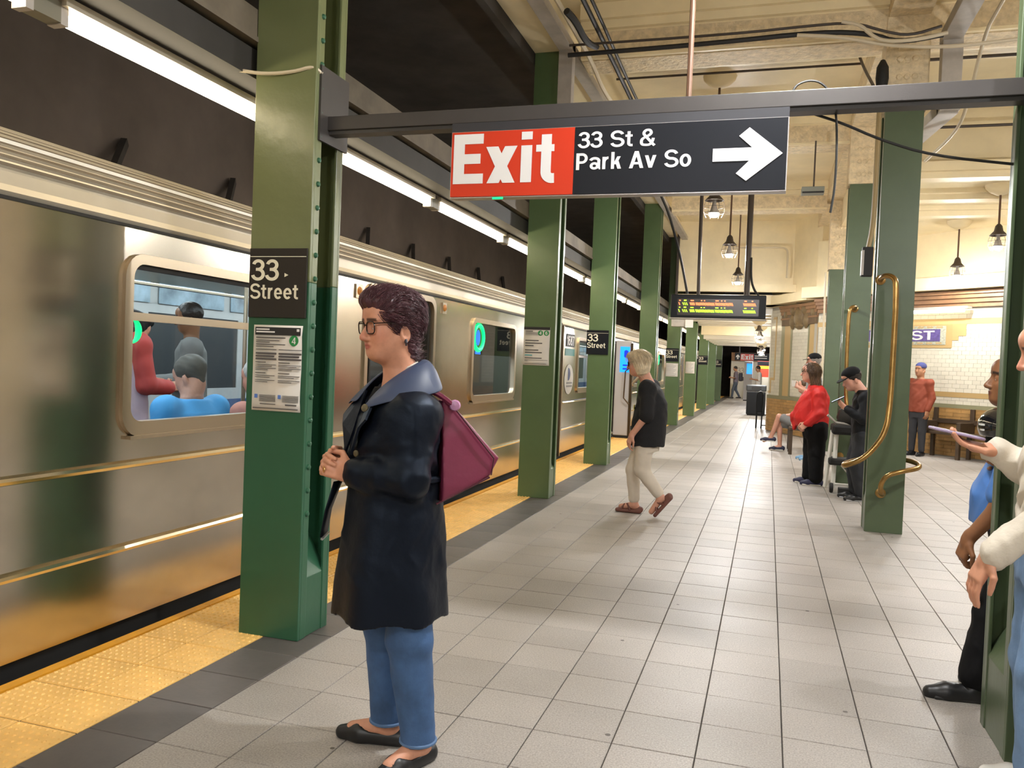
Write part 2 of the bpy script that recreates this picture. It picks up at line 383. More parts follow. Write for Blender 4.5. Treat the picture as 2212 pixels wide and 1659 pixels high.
for y in (3.6, 8.30): cross_beam(y, 4.45, 1.22, 6.4)
b = MB()
for y in (11.9, 13.3, 14.6): b.box(1.22, 6.4, y-.12, y+.12, 4.0, 4.2).box(1.22, 6.4, y-.2, y+.2, 4.08, 4.2)
b.build('ceiling_rib', cream, ceil)
# drop wall and low ribbed ceiling at the far end
dw = MB().box(-2.2, 1.2, 20.1, 20.4, 3.32, 5.0).box(-2.2, .6, 19.95, 20.1, 3.28, 3.46); struct('wall_far', dw, cream)
low = struct('trim_5', MB().box(-2.2, 2, 20.4, 52, 3.02, 3.25), cream)
for j in range(14):
    y = 21.2+j*1.15
    if j == 6: continue
    zr = 2.84 if y < 28 else 2.50
    MB().box(-2.2, 2, y-.14, y+.14, zr, 3.03).build('ceiling_rib', M('white_rib', (.72, .66, .54), .3), low)
MB().box(-2.2, 2, 28.0, 28.3, 2.6, 3.03).build('lintel', cream, low)

# ------------------------------------------------------------------ green steel columns
WCOL = .335
def column(x0, y0, zt, label, mats, boot=True, rivets=False, plast=None, d=.28, w=WCOL, sunk=False):
    """x0,y0 = front left corner; front flange faces the camera side (-Y)"""
    t = thing('steel_column', label, 'column', (x0+w/2, y0+d/2, 0), 0, 'green steel platform columns')
    x1, y1 = x0+w, y0+d; zb = 0
    lowm, upm, zs = mats
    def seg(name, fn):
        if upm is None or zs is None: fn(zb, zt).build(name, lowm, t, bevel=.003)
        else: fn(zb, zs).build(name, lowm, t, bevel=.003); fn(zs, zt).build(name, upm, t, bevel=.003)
    seg('front_flange', lambda a, b: MB().box(x0, x1, y0, y0+.018, a, b).box(x0, x0+.014, y0+.018, y0+.07, a, b).box(x1-.014, x1, y0+.018, y0+.07, a, b))
    seg('back_flange', lambda a, b: MB().box(x0, x1, y1-.018, y1, a, b).box(x0, x0+.014, y1-.06, y1-.018, a, b).box(x1-.014, x1, y1-.06, y1-.018, a, b))
    seg('web', lambda a, b: MB().box(x0+w/2-.012, x0+w/2+.012, y0+.018, y1-.018, a, b))
    if boot:
        MB().box(x0+.004, x1-.004, y0+.02, y1-.02, 0, .30).add(
            [(x0+.004, y0+.02, .30), (x1-.004, y0+.02, .30), (x1-.004, y1-.02, .30), (x0+.004, y1-.02, .30),
             (x0+w/2-.03, y0+.02, .52), (x0+w/2+.03, y0+.02, .52), (x0+w/2+.03, y1-.02, .52), (x0+w/2-.03, y1-.02, .52)],
            [(0, 1, 5, 4), (1, 2, 6, 5), (2, 3, 7, 6), (3, 0, 4, 7), (4, 5, 6, 7)]).build('boot', lowm, t, bevel=.004)
    if rivets:
        src = None
        for k in range(30):
            z = .62+k*.115
            if z > zt-.1: break
            for side in (0, 1):
                if src is None:
                    mb = MB().lathe([(.0, .013), (.010, .010), (.014, .003), (.014, 0)][::-1], n=8); src = mb.build('rivet', lowm, t, smooth=True, local=True); o = src
                else:
                    o = src.copy(); COL.objects.link(o); o.parent = t
                o.location = ((w/2 if side else -w/2), -d/2+.046, z); o.rotation_euler = (0, PI/2 if side else -PI/2, 0)
    if plast:
        za, zb2 = plast
        MB().box(x0-.02, x1+.02, y0-.03, y1+.03, za, zb2).build('plaster_cladding', plaster, t)
        ob = MB()
        for k in range(int((zb2-za-.1)/.16)):
            zz = za+.12+k*.16
            for s in (-.07, 0, .07): ob.lathe([(.0, .018), (.022, .012), (.03, 0)][::-1], c=(x0+w/2+s*.9, y0-.03, zz), n=8, mat=Matrix.Rotation(PI/2, 4, 'X'))
        ob.build('plaster_rosettes', plaster, t, smooth=True, kind='stuff')
    return t
LC = -2.467
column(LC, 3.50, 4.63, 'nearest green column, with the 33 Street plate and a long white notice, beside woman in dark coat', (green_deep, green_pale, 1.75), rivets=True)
column(LC, 8.28, 4.63, 'green column with a white notice of two green discs, second along the platform edge', (green, None, None))
column(LC-.01, 11.55, 4.63, 'green column carrying the second 33 Street plate, third along the platform edge', (green, None, None))
column(LC, 16.25, 4.63, 'green column just behind the grey-haired woman, without any plate', (green, None, None))
column(LC-.01, 20.94, 4.9, 'far green column with small 33 Street plate above a white notice', (green, None, None))
column(LC, 25.66, 3.03, 'far green column with only a white notice, sixth along the platform edge', (green, None, None))
column(LC, 30.7, 3.03, 'far green column with a small street plate, seventh along the platform edge', (green, None, None))
column(LC, 35.4, 3.03, 'far green column, eighth along the platform edge, with a dark plate', (green, None, None))
column(LC, 40.1, 3.03, 'farthest green column at the platform edge, by the man with a backpack', (green, None, None))
column(.895, 3.42, 4.65, 'near dark green column at the right, beside person in cream sweater', (green_grey, None, None), d=.37)
column(.893, 8.08, 3.80, 'green column with curved brass rails and plaster top, right of the man in black cap', (green_grey, None, None), plast=(3.8, 4.62), w=.318)
column(.90, 11.55, 3.90, 'green column with brass rail behind the man in black cap', (green_grey, None, None), plast=(3.9, 4.62), w=.318)
column(.985, 16.25, 3.36, 'far right green column beside the brown eagle panel, shaft topped by plaster', (green_grey, None, None), plast=(3.36, 4.62), w=.318)

# ------------------------------------------------------------------ diagonal station wall (two facets)
tilew = M('white_wall_tile', (.60, .56, .45), .16, rand=.05)
tileg = M('olive_trim_tile', (.22, .21, .12), .3, rand=.1)
tileb = M('buff_trim_tile', (.46, .31, .13), .35, rand=.12)
brick = M('brown_roman_brick', (.36, .20, .065), .5, rand=.16, noise=(6, .15))
cornm = M('brown_terracotta', (.25, .13, .06), .5, noise=(5, .2))
relief_m = M('dark_terracotta', (.12, .075, .04), .5, noise=(8, .25))
mortar = M('wall_mortar', (.34, .31, .25), .9)
class Facet:
    """local frame on a wall: s along the wall from a to b, n towards the platform, z up"""
    def __init__(f, a, b):
        f.a = Vector((*a, 0)); d = Vector((*b, 0))-f.a; f.L = d.length; f.d = d.normalized(); f.n = Vector((f.d.y, -f.d.x, 0))
        f.m = Matrix((f.d, -f.n, Vector((0, 0, 1)))).transposed().to_4x4(); f.m.translation = f.a
    def box(f, mb, s0, s1, z0, z1, n0, n1): mb.box(s0, s1, -n1, -n0, z0, z1, f.m); return mb
    def tiles(f, mb, s0, s1, z0, z1, w, h, n=.006, g=.004):
        r = 0; z = z0
        while z < z1-.01:
            s = s0-(w/2 if r % 2 else 0)
            while s < s1-.005:
                a, b = max(s, s0), min(s+w, s1)
                if b-a > .02: f.box(mb, a+g/2, b-g/2, z+g/2, min(z+h, z1)-g/2, 0, n)
                s += w
            z += h; r += 1
        return mb
FA = Facet((0.0, 21.05), (.98, 18.95)); FB = Facet((.98, 18.95), (5.0, 15.15))
wallr = struct('wall_diagonal', FB.box(FA.box(MB(), 0, FA.L, 0, 3.0, -.2, 0), -.1, FB.L, 0, 3.0, -.2, 0), mortar)
FB.box(FA.box(MB(), 0, FA.L, 3.0, 5.0, -.2, 0), -.1, FB.L, 3.0, 4.3, -.2, 0).build('upper_wall', cream, wallr)
struct('wall_return', MB().box(0.0, .2, 21.0, 30, 0, 3.1), M('white_return', (.7, .66, .55), .35))
wt = MB(); ot = MB(); bt = MB(); br = MB()
FA.tiles(wt, .02, .62, .88, 2.92, .15, .076); FB.tiles(wt, .02, FB.L, 1.19, 2.44, .15, .076); FB.tiles(wt, .02, FB.L, .97, 1.10, .15, .066)
FA.box(ot, .62, .78, .80, 2.62, 0, .012); FA.box(bt, .78, 1.08, .86, 2.55, 0, .010); FA.box(ot, 1.08, 1.16, .86, 2.55, 0, .012)
FA.tiles(wt, 1.16, 1.90, .9, 2.5, .15, .076); FA.box(ot, 1.90, 1.97, .86, 2.55, 0, .012); FA.box(bt, 1.97, 2.31, .86, 2.55, 0, .010)
FA.box(ot, .0, 2.32, .80, .885, 0, .02); FA.box(ot, .62, 2.32, 2.55, 2.66, 0, .012)
# stepped buff line on the white panel
for s0, s1, z0, z1 in ((.30, .36, 1.30, 2.75), (.12, .36, 1.24, 1.30), (.12, .17, .98, 1.24), (0, .17, .93, .98), (.17, .36, 2.70, 2.76)): FA.box(bt, s0, s1, z0, z1, .004, .012)
FB.box(bt, 0, FB.L, 1.10, 1.19, 0, .012); FB.box(ot, 0, FB.L, .90, .97, 0, .02); FB.box(bt, 0, FB.L, 2.44, 2.54, 0, .012); FB.tiles(wt, 0, FB.L, 2.54, 2.70, .15, .076)
FA.tiles(br, 0, FA.L, .02, .80, .30, .066, n=.02); FB.tiles(br, 0, FB.L, .02, .90, .30, .066, n=.02)
wt.build('wall_tiles', tilew, wallr, kind='stuff'); ot.build('olive_trim', tileg, wallr); bt.build('buff_trim', tileb, wallr); br.build('wainscot_bricks', brick, wallr, kind='stuff')
cb = MB()
for z0, z1, n in ((2.74, 2.82, .05), (2.82, 2.90, .09), (2.90, 2.97, .13), (2.97, 3.03, .17)): FB.box(cb, 0, FB.L, z0, z1, 0, n); FA.box(cb, .62, FA.L, z0-.05, z1-.05, 0, n*.6)
cb.build('cornice', cornm, wallr)
FA.box(MB(), .62, FA.L, 2.66, 2.70, 0, .05).build('cornice_ledge', cornm, wallr)
FB.box(FA.box(MB(), -.05, FA.L, 3.02, 3.22, 0, .3), -.2, FB.L, 3.05, 3.28, 0, .34).build('ceiling_soffit', cream, wallr)
# terracotta eagle panel
pn = MB(); FA.box(pn, .66, 2.30, 2.52, 3.0, .01, .04); pn.build('relief_panel', relief_m, wallr)
rl = MB(); c0 = FA.m
def blob(s, z, rs, rz_, n, mb=rl, base=.03):
    k = 10; vs = [c0 @ Vector((s, -(base+n), z))]
    for ring, q in ((.6, .75), (1, 0)):
        for j in range(k): vs.append(c0 @ Vector((s+rs*ring*math.cos(2*PI*j/k), -(base+n*q), z+rz_*ring*math.sin(2*PI*j/k))))
    fs = [(0, 1+j, 1+(j+1) % k) for j in range(k)]+[(1+j, 11+j, 11+(j+1) % k, 1+(j+1) % k) for j in range(k)]; mb.add(vs, fs)
blob(1.50, 2.70, .22, .30, .10); blob(1.50, 3.02, .06, .08, .10); blob(1.24, 2.86, .16, .13, .07); blob(1.76, 2.86, .16, .13, .07); blob(1.18, 2.62, .13, .2, .06); blob(1.82, 2.62, .13, .2, .06)
blob(1.50, 2.50, .20, .08, .09); blob(.85, 2.8, .12, .14, .04); blob(2.12, 2.8, .12, .14, .04)
rl.build('eagle_relief', M('brown_glaze', (.17, .115, .055), .35, noise=(9, .3)), wallr, smooth=True)
# mosaic name tablet on the wall
tb = thing('mosaic_name_tablet', 'purple mosaic tablet lettered 33 ST in a buff border, on the white tiled wall', 'sign', tuple(FB.m @ Vector((1.95, -.02, 2.2))))
sS = 2.95   # right end of buff frame along the wall
FB.box(MB(), 1.05, sS+.10, 2.0, 2.44, .008, .016).build('outer_border', tileb, tb)
FB.box(FB.box(MB(), sS+.10, sS+.36, 2.22, 2.44, .008, .014), sS+.10, sS+.22, 2.14, 2.22, .008, .014).build('border_step', tileb, tb)
FB.box(MB(), 1.15, sS-.02, 2.06, 2.41, .016, .022).build('mosaic_frame', M('grey_green_mosaic', (.36, .36, .28), .4, noise=(30, .35)), tb)
for k in range(9):
    for za, zb in ((2.075, 2.10), (2.375, 2.40)): FB.box(MB(), 1.22+k*.19, 1.34+k*.19, za, zb, .022, .026).build('mosaic_lozenge', tileb, tb)
FB.box(MB(), 1.26, sS-.13, 2.125, 2.35, .022, .028).build('purple_field', M('purple_mosaic', (.10, .07, .22), .35, noise=(25, .3)), tb)
text('33 ST', .2, cream_l, FB.m @ Vector((1.66, -.028, 2.15)), FB.d, (0, 0, 1), tb, fit=(1.05, .175), bold=.012)
# wall light
wl = thing('wall_light', 'long white fluorescent wall light above the mosaic tablet', 'lamp', tuple(FB.m @ Vector((2.4, -.2, 2.72))))
FB.box(MB(), 1.5, 3.45, 2.70, 2.745, .10, .24).build('housing', greyp, wl)
mb = MB(); mb.tube([FB.m @ Vector((1.55, -.17, 2.67)), FB.m @ Vector((3.35, -.17, 2.67))], .03, 10); mb.build('tube', M('wall_tube', (1, .95, .85), .5, emit=((1.0, .88, .64), 6.0)), wl, smooth=True)
# ------------------------------------------------------------------ edge lighting
ft = []
lb = MB().box(-2.66, -2.50, -3, 50, 2.76, 2.90)
struct('trim_6', lb, M('grey_light_beam', (.032, .028, .022), .7, noise=(2, .25)))
struct('trim_7', MB().box(-2.70, -2.46, -3, 50, 2.92, 2.945).box(-2.64, -2.47, -3, 50, 2.945, 3.08), M('grimy_beam_paint', (.13, .105, .072), .7, noise=(2.2, .4)))
refl = M('white_reflector', (.80, .72, .56), .4)
NT = 26
ORD = {6: 'first', 7: 'second', 8: 'third', 9: 'fourth', 10: 'fifth', 11: 'sixth', 12: 'seventh', 13: 'eighth', 14: 'ninth', 15: 'tenth'}
for k in range(NT):
    y0 = .64-2*1.925+k*1.925; y1 = y0+1.80
    lab = ('bright fluorescent tube fixture above the train, left of the nearest green column' if k == 3 else
           'bright fluorescent tube fixture above the train, just right of the nearest green column' if k == 4 else
           'fluorescent tube fixture over the train, ending at the second green column' if k == 5 else
           'fluorescent tube fixture, %s one beyond the second green column' % ORD[k] if k in ORD else 'fluorescent tube fixture of the edge row, out of frame or hidden far behind columns')
    t = thing('tube_light', lab, 'lamp', (-2.74, y0, 2.70), 0, 'fluorescent fixtures along the platform edge')
    MB().box(-2.80, -2.68, y0, y1, 2.725, 2.76).build('housing', refl, t)
    MB().tube([(-2.74, y0+.03, 2.69), (-2.74, y1-.03, 2.69)], .024, 10).build('tube', tube_m, t, smooth=True)
    for y in (y0, y1-.035): MB().box(-2.775, -2.705, y, y+.035, 2.655, 2.73).build('end_socket', greyp, t)
    MB().box(-2.775, -2.705, y1, y1+.125, 2.66, 2.74).build('connector', M('drab_connector', (.20, .18, .12), .5), t)

# ------------------------------------------------------------------ subway train
TX = -3.0
glass = bpy.data.materials.new('window_glass'); glass.use_nodes = True
nt = glass.node_tree; nt.nodes.clear(); N = nt.nodes; L = nt.links
out = N.new('ShaderNodeOutputMaterial'); mixs = N.new('ShaderNodeMixShader'); tr = N.new('ShaderNodeBsdfTransparent'); gl = N.new('ShaderNodeBsdfGlossy')
fz = N.new('ShaderNodeFresnel'); fz.inputs[0].default_value = 1.5; gl.inputs['Roughness'].default_value = .02; tr.inputs[0].default_value = (.80, .84, .84, 1)
L.new(fz.outputs[0], mixs.inputs[0]); L.new(tr.outputs[0], mixs.inputs[1]); L.new(gl.outputs[0], mixs.inputs[2]); L.new(mixs.outputs[0], out.inputs[0])
frame_m = M('window_frame_steel', (.60, .50, .37), .30, 1)
int_wall = M('car_wall_panel', (.60, .60, .58), .4, noise=(3, .1))
int_dark = M('car_dark_panel', (.06, .065, .07), .3)
int_light = M('car_ceiling_light', (1, 1, 1), .5, emit=((.80, .93, 1.0), 8.0))
ad_m = M('advert_card', (.40, .52, .60), .5, noise=(2.5, .5))
seat_m = M('blue_seat', (.10, .16, .30), .4)
glow_g = M('green_led_and_reflection', (0, .5, .2), .5, emit=((0.0, .95, .22), 1.4))  # lit route ring, also the imitated green reflections
led_b = M('blue_led', (0, .2, .8), .5, emit=((.02, .22, 1.0), 1.2))
led_o = M('amber_lens', (.55, .22, .05), .25)
PROF = [(3.0, .05), (3.0, 1.985)]
def rrect(y0, y1, z0, z1, r, n=6):
    out = []
    for cy, cz, a in ((y1-r, z1-r, 0), (y0+r, z1-r, PI/2), (y0+r, z0+r, PI), (y1-r, z0+r, 3*PI/2)):
        for i in range(n+1):
            b = a+PI/2*i/n; out.append((cy+r*math.cos(b), cz+r*math.sin(b)))
    return out
def side_panel(x, y0, y1, z0, z1, holes, th=.03):
    """vertical sheet at x with rounded holes, filled strip by strip"""
    import bmesh
    bm = bmesh.new()
    def loop(pts): 
        vs = [bm.verts.new((x, a, b)) for a, b in pts]; return [bm.edges.new((vs[i], vs[(i+1) % len(vs)])) for i in range(len(vs))]
    es = loop([(y0, z0), (y1, z0), (y1, z1), (y0, z1)])
    for h in holes: es += loop(h[::-1])
    bmesh.ops.triangle_fill(bm, edges=es, use_beauty=True, use_dissolve=False, normal=(1, 0, 0))
    for f in bm.faces:
        if f.normal.x < 0: f.normal_flip()
    mb = MB(); bm.verts.ensure_lookup_table(); bm.verts.index_update()
    mb.v = [tuple(v.co) for v in bm.verts]; mb.f = [tuple(v.index for v in f.verts) for f in bm.faces]; bm.free()
    return mb
def ring(mb, x0, x1, o, i):
    """raised frame between outer outline o and inner outline i, from x0 (wall) to x1 (front)"""
    n = len(o); b = len(mb.v)
    mb.v += [(x0, *p) for p in o]+[(x1, *p) for p in o]+[(x1, *p) for p in i]+[(x0-.03, *p) for p in i]
    for k in range(3):
        for j in range(n): mb.f.append((b+k*n+j, b+k*n+(j+1) % n, b+(k+1)*n+(j+1) % n, b+(k+1)*n+j))
def pane(x, pts):
    mb = MB(); mb.v = [(x, *p) for p in pts]; mb.f = [tuple(range(len(pts)))]; return mb
def window(car, y0, y1, z0=.96, z1=1.865, sign=False, hopper=True, mark=None):
    t = MB(); ring(t, TX, TX+.022, rrect(y0, y1, z0, z1, .12), rrect(y0+.055, y1-.055, z0+.075, z1-.05, .07))
    fr = t.build('window_frame', frame_m, car, smooth=True)
    MB().box(TX-.02, TX+.03, y0+.05, y1-.05, z0-.012, z0+.006).build('sill', frame_m, fr)
    zi0, zi1 = z0+.07, z1-.045
    if hopper:
        MB().box(TX-.025, TX+.016, y0+.05, y1-.05, 1.535, 1.575).build('mid_rail', frame_m, fr)
        MB().box(TX-.02, TX+.005, y0+.06, y1-.06, zi1-.03, zi1).build('gasket', dark_rub, fr)
    pane(TX-.015, rrect(y0+.04, y1-.04, zi0-.01, zi1+.01, .07)).build('pane', glass, fr)
    if sign:
        MB().box(TX-.09, TX-.03, y0+.05, y1-.05, 1.475, zi1).build('sign_box', M('sign_box_black', (.035, .036, .030), .2), fr)
        cy, cz = y0+.30, 1.66
        mb = MB(); mb.tube([(TX-.022, cy+.155*math.cos(a), cz+.135*math.sin(a)) for a in np.linspace(0, 2*PI, 25)[:-1]], .024, 8, closed=True); mb.build('green_ring', glow_g, fr, smooth=True)
        mb = MB(); mb.v = [(TX-.026, cy+.07*math.cos(a), cz+.085*math.sin(a)) for a in np.linspace(0, 2*PI, 25)[:-1]]; mb.f = [tuple(range(24))]; mb.build('blue_disc', led_b, fr)
        MB().box(TX-.028, TX-.024, cy-.07, cy+.09, 1.48, 1.515).build('blue_bar', led_b, fr)
    return fr
def door(car, y0, y1, z1=1.93):
    # recessed pair of leaves in a rounded opening
    t = MB(); ring(t, TX, TX+.018, rrect(y0-.05, y1+.05, .05, z1+.05, .12), rrect(y0, y1, .06, z1, .10)); t.build('door_frame', frame_m, car, smooth=True)
    MB().box(TX-.09, TX-.075, y0-.02, y1+.02, 1.75, z1+.01).build('door_head', dark_rub, car)
    ym = (y0+y1)/2
    for a, b in ((y0, ym-.006), (ym+.006, y1)):
        win = rrect(a+.17, b-.17, .95, 1.66, .07)
        lf = side_panel(TX-.055, a, b, .06, 1.90, [win]).build('door_leaf', steel, car)
        pane(TX-.06, win).build('door_pane', glass, lf)
        mb = MB(); ring(mb, TX-.055, TX-.045, rrect(a+.15, b-.15, .93, 1.68, .08), win); mb.build('door_gasket', dark_rub, lf)
    MB().box(TX-.055, TX-.04, ym-.012, ym+.012, .06, 1.90).build('door_seal', dark_rub, car)
    MB().box(TX-.07, TX-.02, y1-.05, y1, .06, z1).build('door_edge', dark_rub, car)
ROOF = [(3.0, 1.985), (3.012, 2.0), (3.0, 2.02), (3.02, 2.05), (3.03, 2.105)]
for k in range(10):
    a = k/10.0; x = 3.03+.34*a**1.25; z = 2.115+.245*(1-(1-a)**1.6)
    ROOF += [(x, z), (x-.006, z+.010), (x+.008, z+.013)]
ROOF += [(3.6, 2.40), (4.1, 2.47), (4.4, 2.48)]
def car(y0, y1, label, wins, doors, full=True, blunt=False):
    t = thing('subway_car', label, 'train', (-4.4, (y0+y1)/2, 0), 0, None)
    hol = [rrect(a+.04, b-.04, 1.02, 1.83, .09) for a, b, *_ in wins]+[rrect(a-.02, b+.02, .056, 1.945, .11) for a, b in doors]
    ye = y1
    side_panel(TX, y0, y1, .05, 1.985, hol).build('side_panel', steel, t)
    r = MB(); n = len(ROOF)
    for y in (y0, y1): r.v += [(-x, y, z) for x, z in ROOF]+[(-5.8, y, 2.0), (-5.8, y, .05)]
    gr = MB()
    for k in range(9):
        i = 5+3*k+2; (xa, za), (xb, zb) = ROOF[i], ROOF[i+1]; gr.quad((-xa-.0+.001, y0, za+.001), (-xa+.001, y1, za+.001), (-(xa+xb)/2+.004, y1, (za+zb)/2+.003), (-(xa+xb)/2+.004, y0, (za+zb)/2+.003))
    gr.build('roof_grooves', M('roof_groove', (.10, .075, .05), .6), t, kind='stuff')
    n += 2; r.f = [(i, i+1, n+i+1, n+i) for i in range(n-1)]; r.build('roof', roofm, t, smooth=False)
    MB().box(-5.8, TX-.03, y0, y1, -.30, .05).box(-5.6, -3.18, y0, y1, -1.15, -.30).build('underframe', dark_rub, t)
    e = MB()
    for y in (y0+.002, y1-.002): e.v += [(-x, y, z) for x, z in [(3.0, .05)]+ROOF+[(5.8, 2.0), (5.8, .05)]]; e.f.append(tuple(range(len(e.v)-len(ROOF)-3, len(e.v))))
    e.build('car_end', M('car_end_dark', (.10, .095, .08), .5), t)
    # side rails with gaps at the doors
    edges = sorted([y0+.06, y1-.10]+[v for a, b in doors for v in (a-.12, b+.12)])
    for i in range(0, len(edges), 2):
        for z in (.415, .825):
            MB().tube([(TX+.012, edges[i], z), (TX+.012, edges[i+1], z)], .019, 8).build('side_rail', M('polished_rail', (.80, .70, .50), .16, 1), t, smooth=True)
    MB().box(TX-.01, TX+.006, y0, y1, 1.985, 2.0).build('drip_groove', dark_rub, t)
    for w in wins: window(t, *w)
    for d in doors: door(t, *d)
    # interior
    MB().box(-5.75, TX-.10, y0+.05, y1-.05, .03, .05).build('car_floor', int_dark, t)
    sh = MB(); sh.box(-5.75, -5.70, y0+.05, y1-.05, .05, 1.0).box(-5.75, -5.70, y0+.05, y1-.05, 1.75, 2.2)
    y = y0+.6
    while y < y1-1: sh.box(-5.75, -5.70, y, y+.5, 1.0, 1.75); y += 1.9
    sh.box(-5.75, TX-.12, y0+.05, y1-.05, 2.22, 2.26); sh.build('car_wall', int_wall, t)
    MB().box(-5.72, -5.71, y0+.05, y1-.05, 1.0, 1.75).build('far_windows', int_dark, t)
    MB().box(-3.75, -3.45, y0+.3, y1-.3, 2.19, 2.215).box(-5.25, -4.95, y0+.3, y1-.3, 2.19, 2.215).build('ceiling_light', int_light, t)
    ad = MB(); y = y0+.3
    while y < y1-1.2: ad.box(-5.69, -5.685, y, y+1.0, 1.84, 2.12); y += 1.12
    ad.build('advert_cards', ad_m, t)
    st = MB(); 
    for a, b in zip([y0]+[d[1] for d in doors], [d[0] for d in doors]+[y1]):
        if b-a > 1.4:
            for x0, x1, xb in ((-5.68, -5.2, -5.68), (-3.58, -3.12, -3.16)): st.box(x0, x1, a+.25, b-.25, .40, .46).box(xb, xb+.05, a+.25, b-.25, .46, .88)
    st.build('bench_seat', seat_m, t)
    for yy in np.arange(y0+1.0, y1-.5, 1.6):
        MB().tube([(-4.4, yy, .05), (-4.4, yy, 2.2)], .018, 8).build('grab_pole', frame_m, t, smooth=True)
    MB().tube([(-3.7, y0+.4, 1.95), (-3.7, y1-.4, 1.95)], .016, 6).tube([(-5.1, y0+.4, 1.95), (-5.1, y1-.4, 1.95)], .016, 6).build('grab_rail', frame_m, t, smooth=True)
    return t
c1 = car(-6.0, 11.72, 'nearest stainless steel subway car, with the big window of passengers behind the nearest column',
         [(.10, 1.62), (3.24, 4.92), (8.12, 9.70, .96, 1.865, True, False)], [(-1.3, 0-.1+.0), (1.9, 2.99-.0)][:1]+[(5.78, 7.08)])
mb = MB(); mb.tube([(TX-.03, 3.335+.055*math.cos(a), 1.485+.062*math.sin(a)) for a in np.linspace(-1.35, 1.35, 14)], [.004+.012*math.sin(PI*i/13) for i in range(14)], 8); mb.build('reflection_crescent', glow_g, c1, smooth=True)  # glowing arc stands in for a route sign's reflection in the window
for y in (5.62, 7.34):
    mb = MB().lathe([(.0, .030), (.028, .022), (.04, 0)][::-1], c=(TX, y, 1.90), n=10, mat=Matrix.Rotation(PI/2, 4, 'Y')); mb.build('marker_light', led_o, c1, smooth=True)
    MB().box(TX, TX+.012, y-.05, y+.05, 1.845, 1.95).build('marker_plate', frame_m, c1)
c2 = car(12.10, 27.3, 'second subway car, showing the number 1687 and a round white emblem by its end', [(13.15, 14.35), (19.0, 20.5), (23.3, 24.8, .96, 1.865, True, False)], [(16.3, 17.6), (21.3, 22.6)])
c3 = car(27.7, 51.5, 'third subway car, far along the platform behind the small green columns', [(28.6, 29.9), (34, 35.4), (38.5, 40)], [(31.2, 32.5), (36.3, 37.6)])
# end hood of the second car
hd = MB(); hd.v = [(-3.01, 12.1, 2.0), (-3.01, 13.3, 2.0), (-3.10, 13.3, 2.22), (-3.25, 12.1, 2.14), (-4.4, 12.1, 2.3), (-4.4, 13.3, 2.5)]
hd.f = [(0, 1, 2, 3), (3, 2, 5, 4)]; hd.build('roof_hood', M('hood_paint', (.66, .55, .36), .4, .4), c2)
mb = MB()
for k in range(5): mb.box(-3.19+.02*k-.01, -3.17+.02*k, 12.3, 12.75, 2.06+.02*k, 2.075+.02*k)
mb.build('roof_vents', dark_rub, c2, kind='stuff')
for y in (12.1, 11.72): MB().box(TX-.03, TX+.03, y-.025, y+.025, .02, 2.0).build('end_post', frame_m, c1 if y < 12 else c2)
MB().box(TX+.001, TX+.006, 12.36, 12.92, 1.69, 1.89).build('number_plate', sign_dark, c2)
text('1687', .2, white_l, (TX+.008, 12.40, 1.71), (0, 1, 0), (0, 0, 1), c2, fit=(.48, .155), bold=.012)
MB().box(TX+.001, TX+.004, 12.32, 12.95, 1.55, 1.66).build('teal_band', M('teal_band', (.02, .17, .15), .4), c2)
em = MB(); em.v = [(TX+.006, 12.62+.30*math.cos(a), 1.18+.235*math.sin(a)) for a in np.linspace(0, 2*PI, 33)[:-1]]; em.f = [tuple(range(32))]; em.build('emblem_disc', M('emblem_white', (.62, .62, .60), .5), c2)
em = MB(); em.v = [(TX+.009, 12.56+.14*math.cos(a), 1.26+.10*math.sin(a)) for a in np.linspace(-PI*.55, PI*.55, 16)]; em.f = [tuple(range(16))]; em.build('emblem_mark', M('emblem_blue', (.05, .08, .22), .5), c2)
em = MB()
for k in range(2): em.box(TX+.007, TX+.009, 12.46, 12.84, 1.06+k*.05, 1.085+k*.05)
em.build('emblem_text', M('emblem_grey', (.25, .25, .26), .6), c2)
# ------------------------------------------------------------------ hanging platform lamps
rust = M('rusty_stem', (.13, .065, .035), .6)
def lamp(x, y, zc, zb, label):
    t = thing('pendant_lamp', label, 'lamp', (x, y, zc), 0, 'caged pendant lamps')
    MB().lathe([(.0, zc-.14), (.05, zc-.14), (.13, zc-.10), (.19, zc-.04), (.20, zc)], c=(x, y, 0), n=20).build('canopy', cream, t, smooth=True)
    MB().tube([(x, y, zc-.13), (x, y, zb+.33)], .014, 8).build('stem', rust, t, smooth=True)
    MB().lathe([(.02, zb+.36), (.045, zb+.33), (.06, zb+.26), (.115, zb+.20), (.10, zb+.195), (.05, zb+.235)], c=(x, y, 0), n=16).build('cap', pipe_dark, t, smooth=True)
    cg = MB()
    for k in range(6):
        a = k*PI/3; cg.tube([(x+r*math.cos(a), y+r*math.sin(a), zb+z) for r, z in ((.10, .2), (.125, .13), (.12, .05), (.09, -.005))], .0022, 4)
    for r, z in ((.125, .12), (.12, .05)): cg.tube([(x+r*math.cos(a), y+r*math.sin(a), zb+z) for a in np.linspace(0, 2*PI, 17)[:-1]], .0022, 4, closed=True)
    cg.build('wire_cage', pipe_dark, t)
    MB().lathe([(.02, zb+.22), (.024, zb+.15), (.062, zb+.045)], c=(x, y, 0), n=16).build('bulb_body', greyp, t, smooth=True)
    MB().lathe([(.062, zb+.045), (.058, zb+.02), (.035, zb+.002), (.0, zb-.004)], c=(x, y, 0), n=16).build('bulb_face', lamp_m, t, smooth=True)
lamp(-.72, 10.25, 4.95, 3.26, 'caged pendant lamp whose pale canopy shows above the big exit sign')
lamp(-.70, 13.85, 4.95, 3.26, 'caged pendant lamp hanging second beyond the big exit sign, above the arrivals screen')
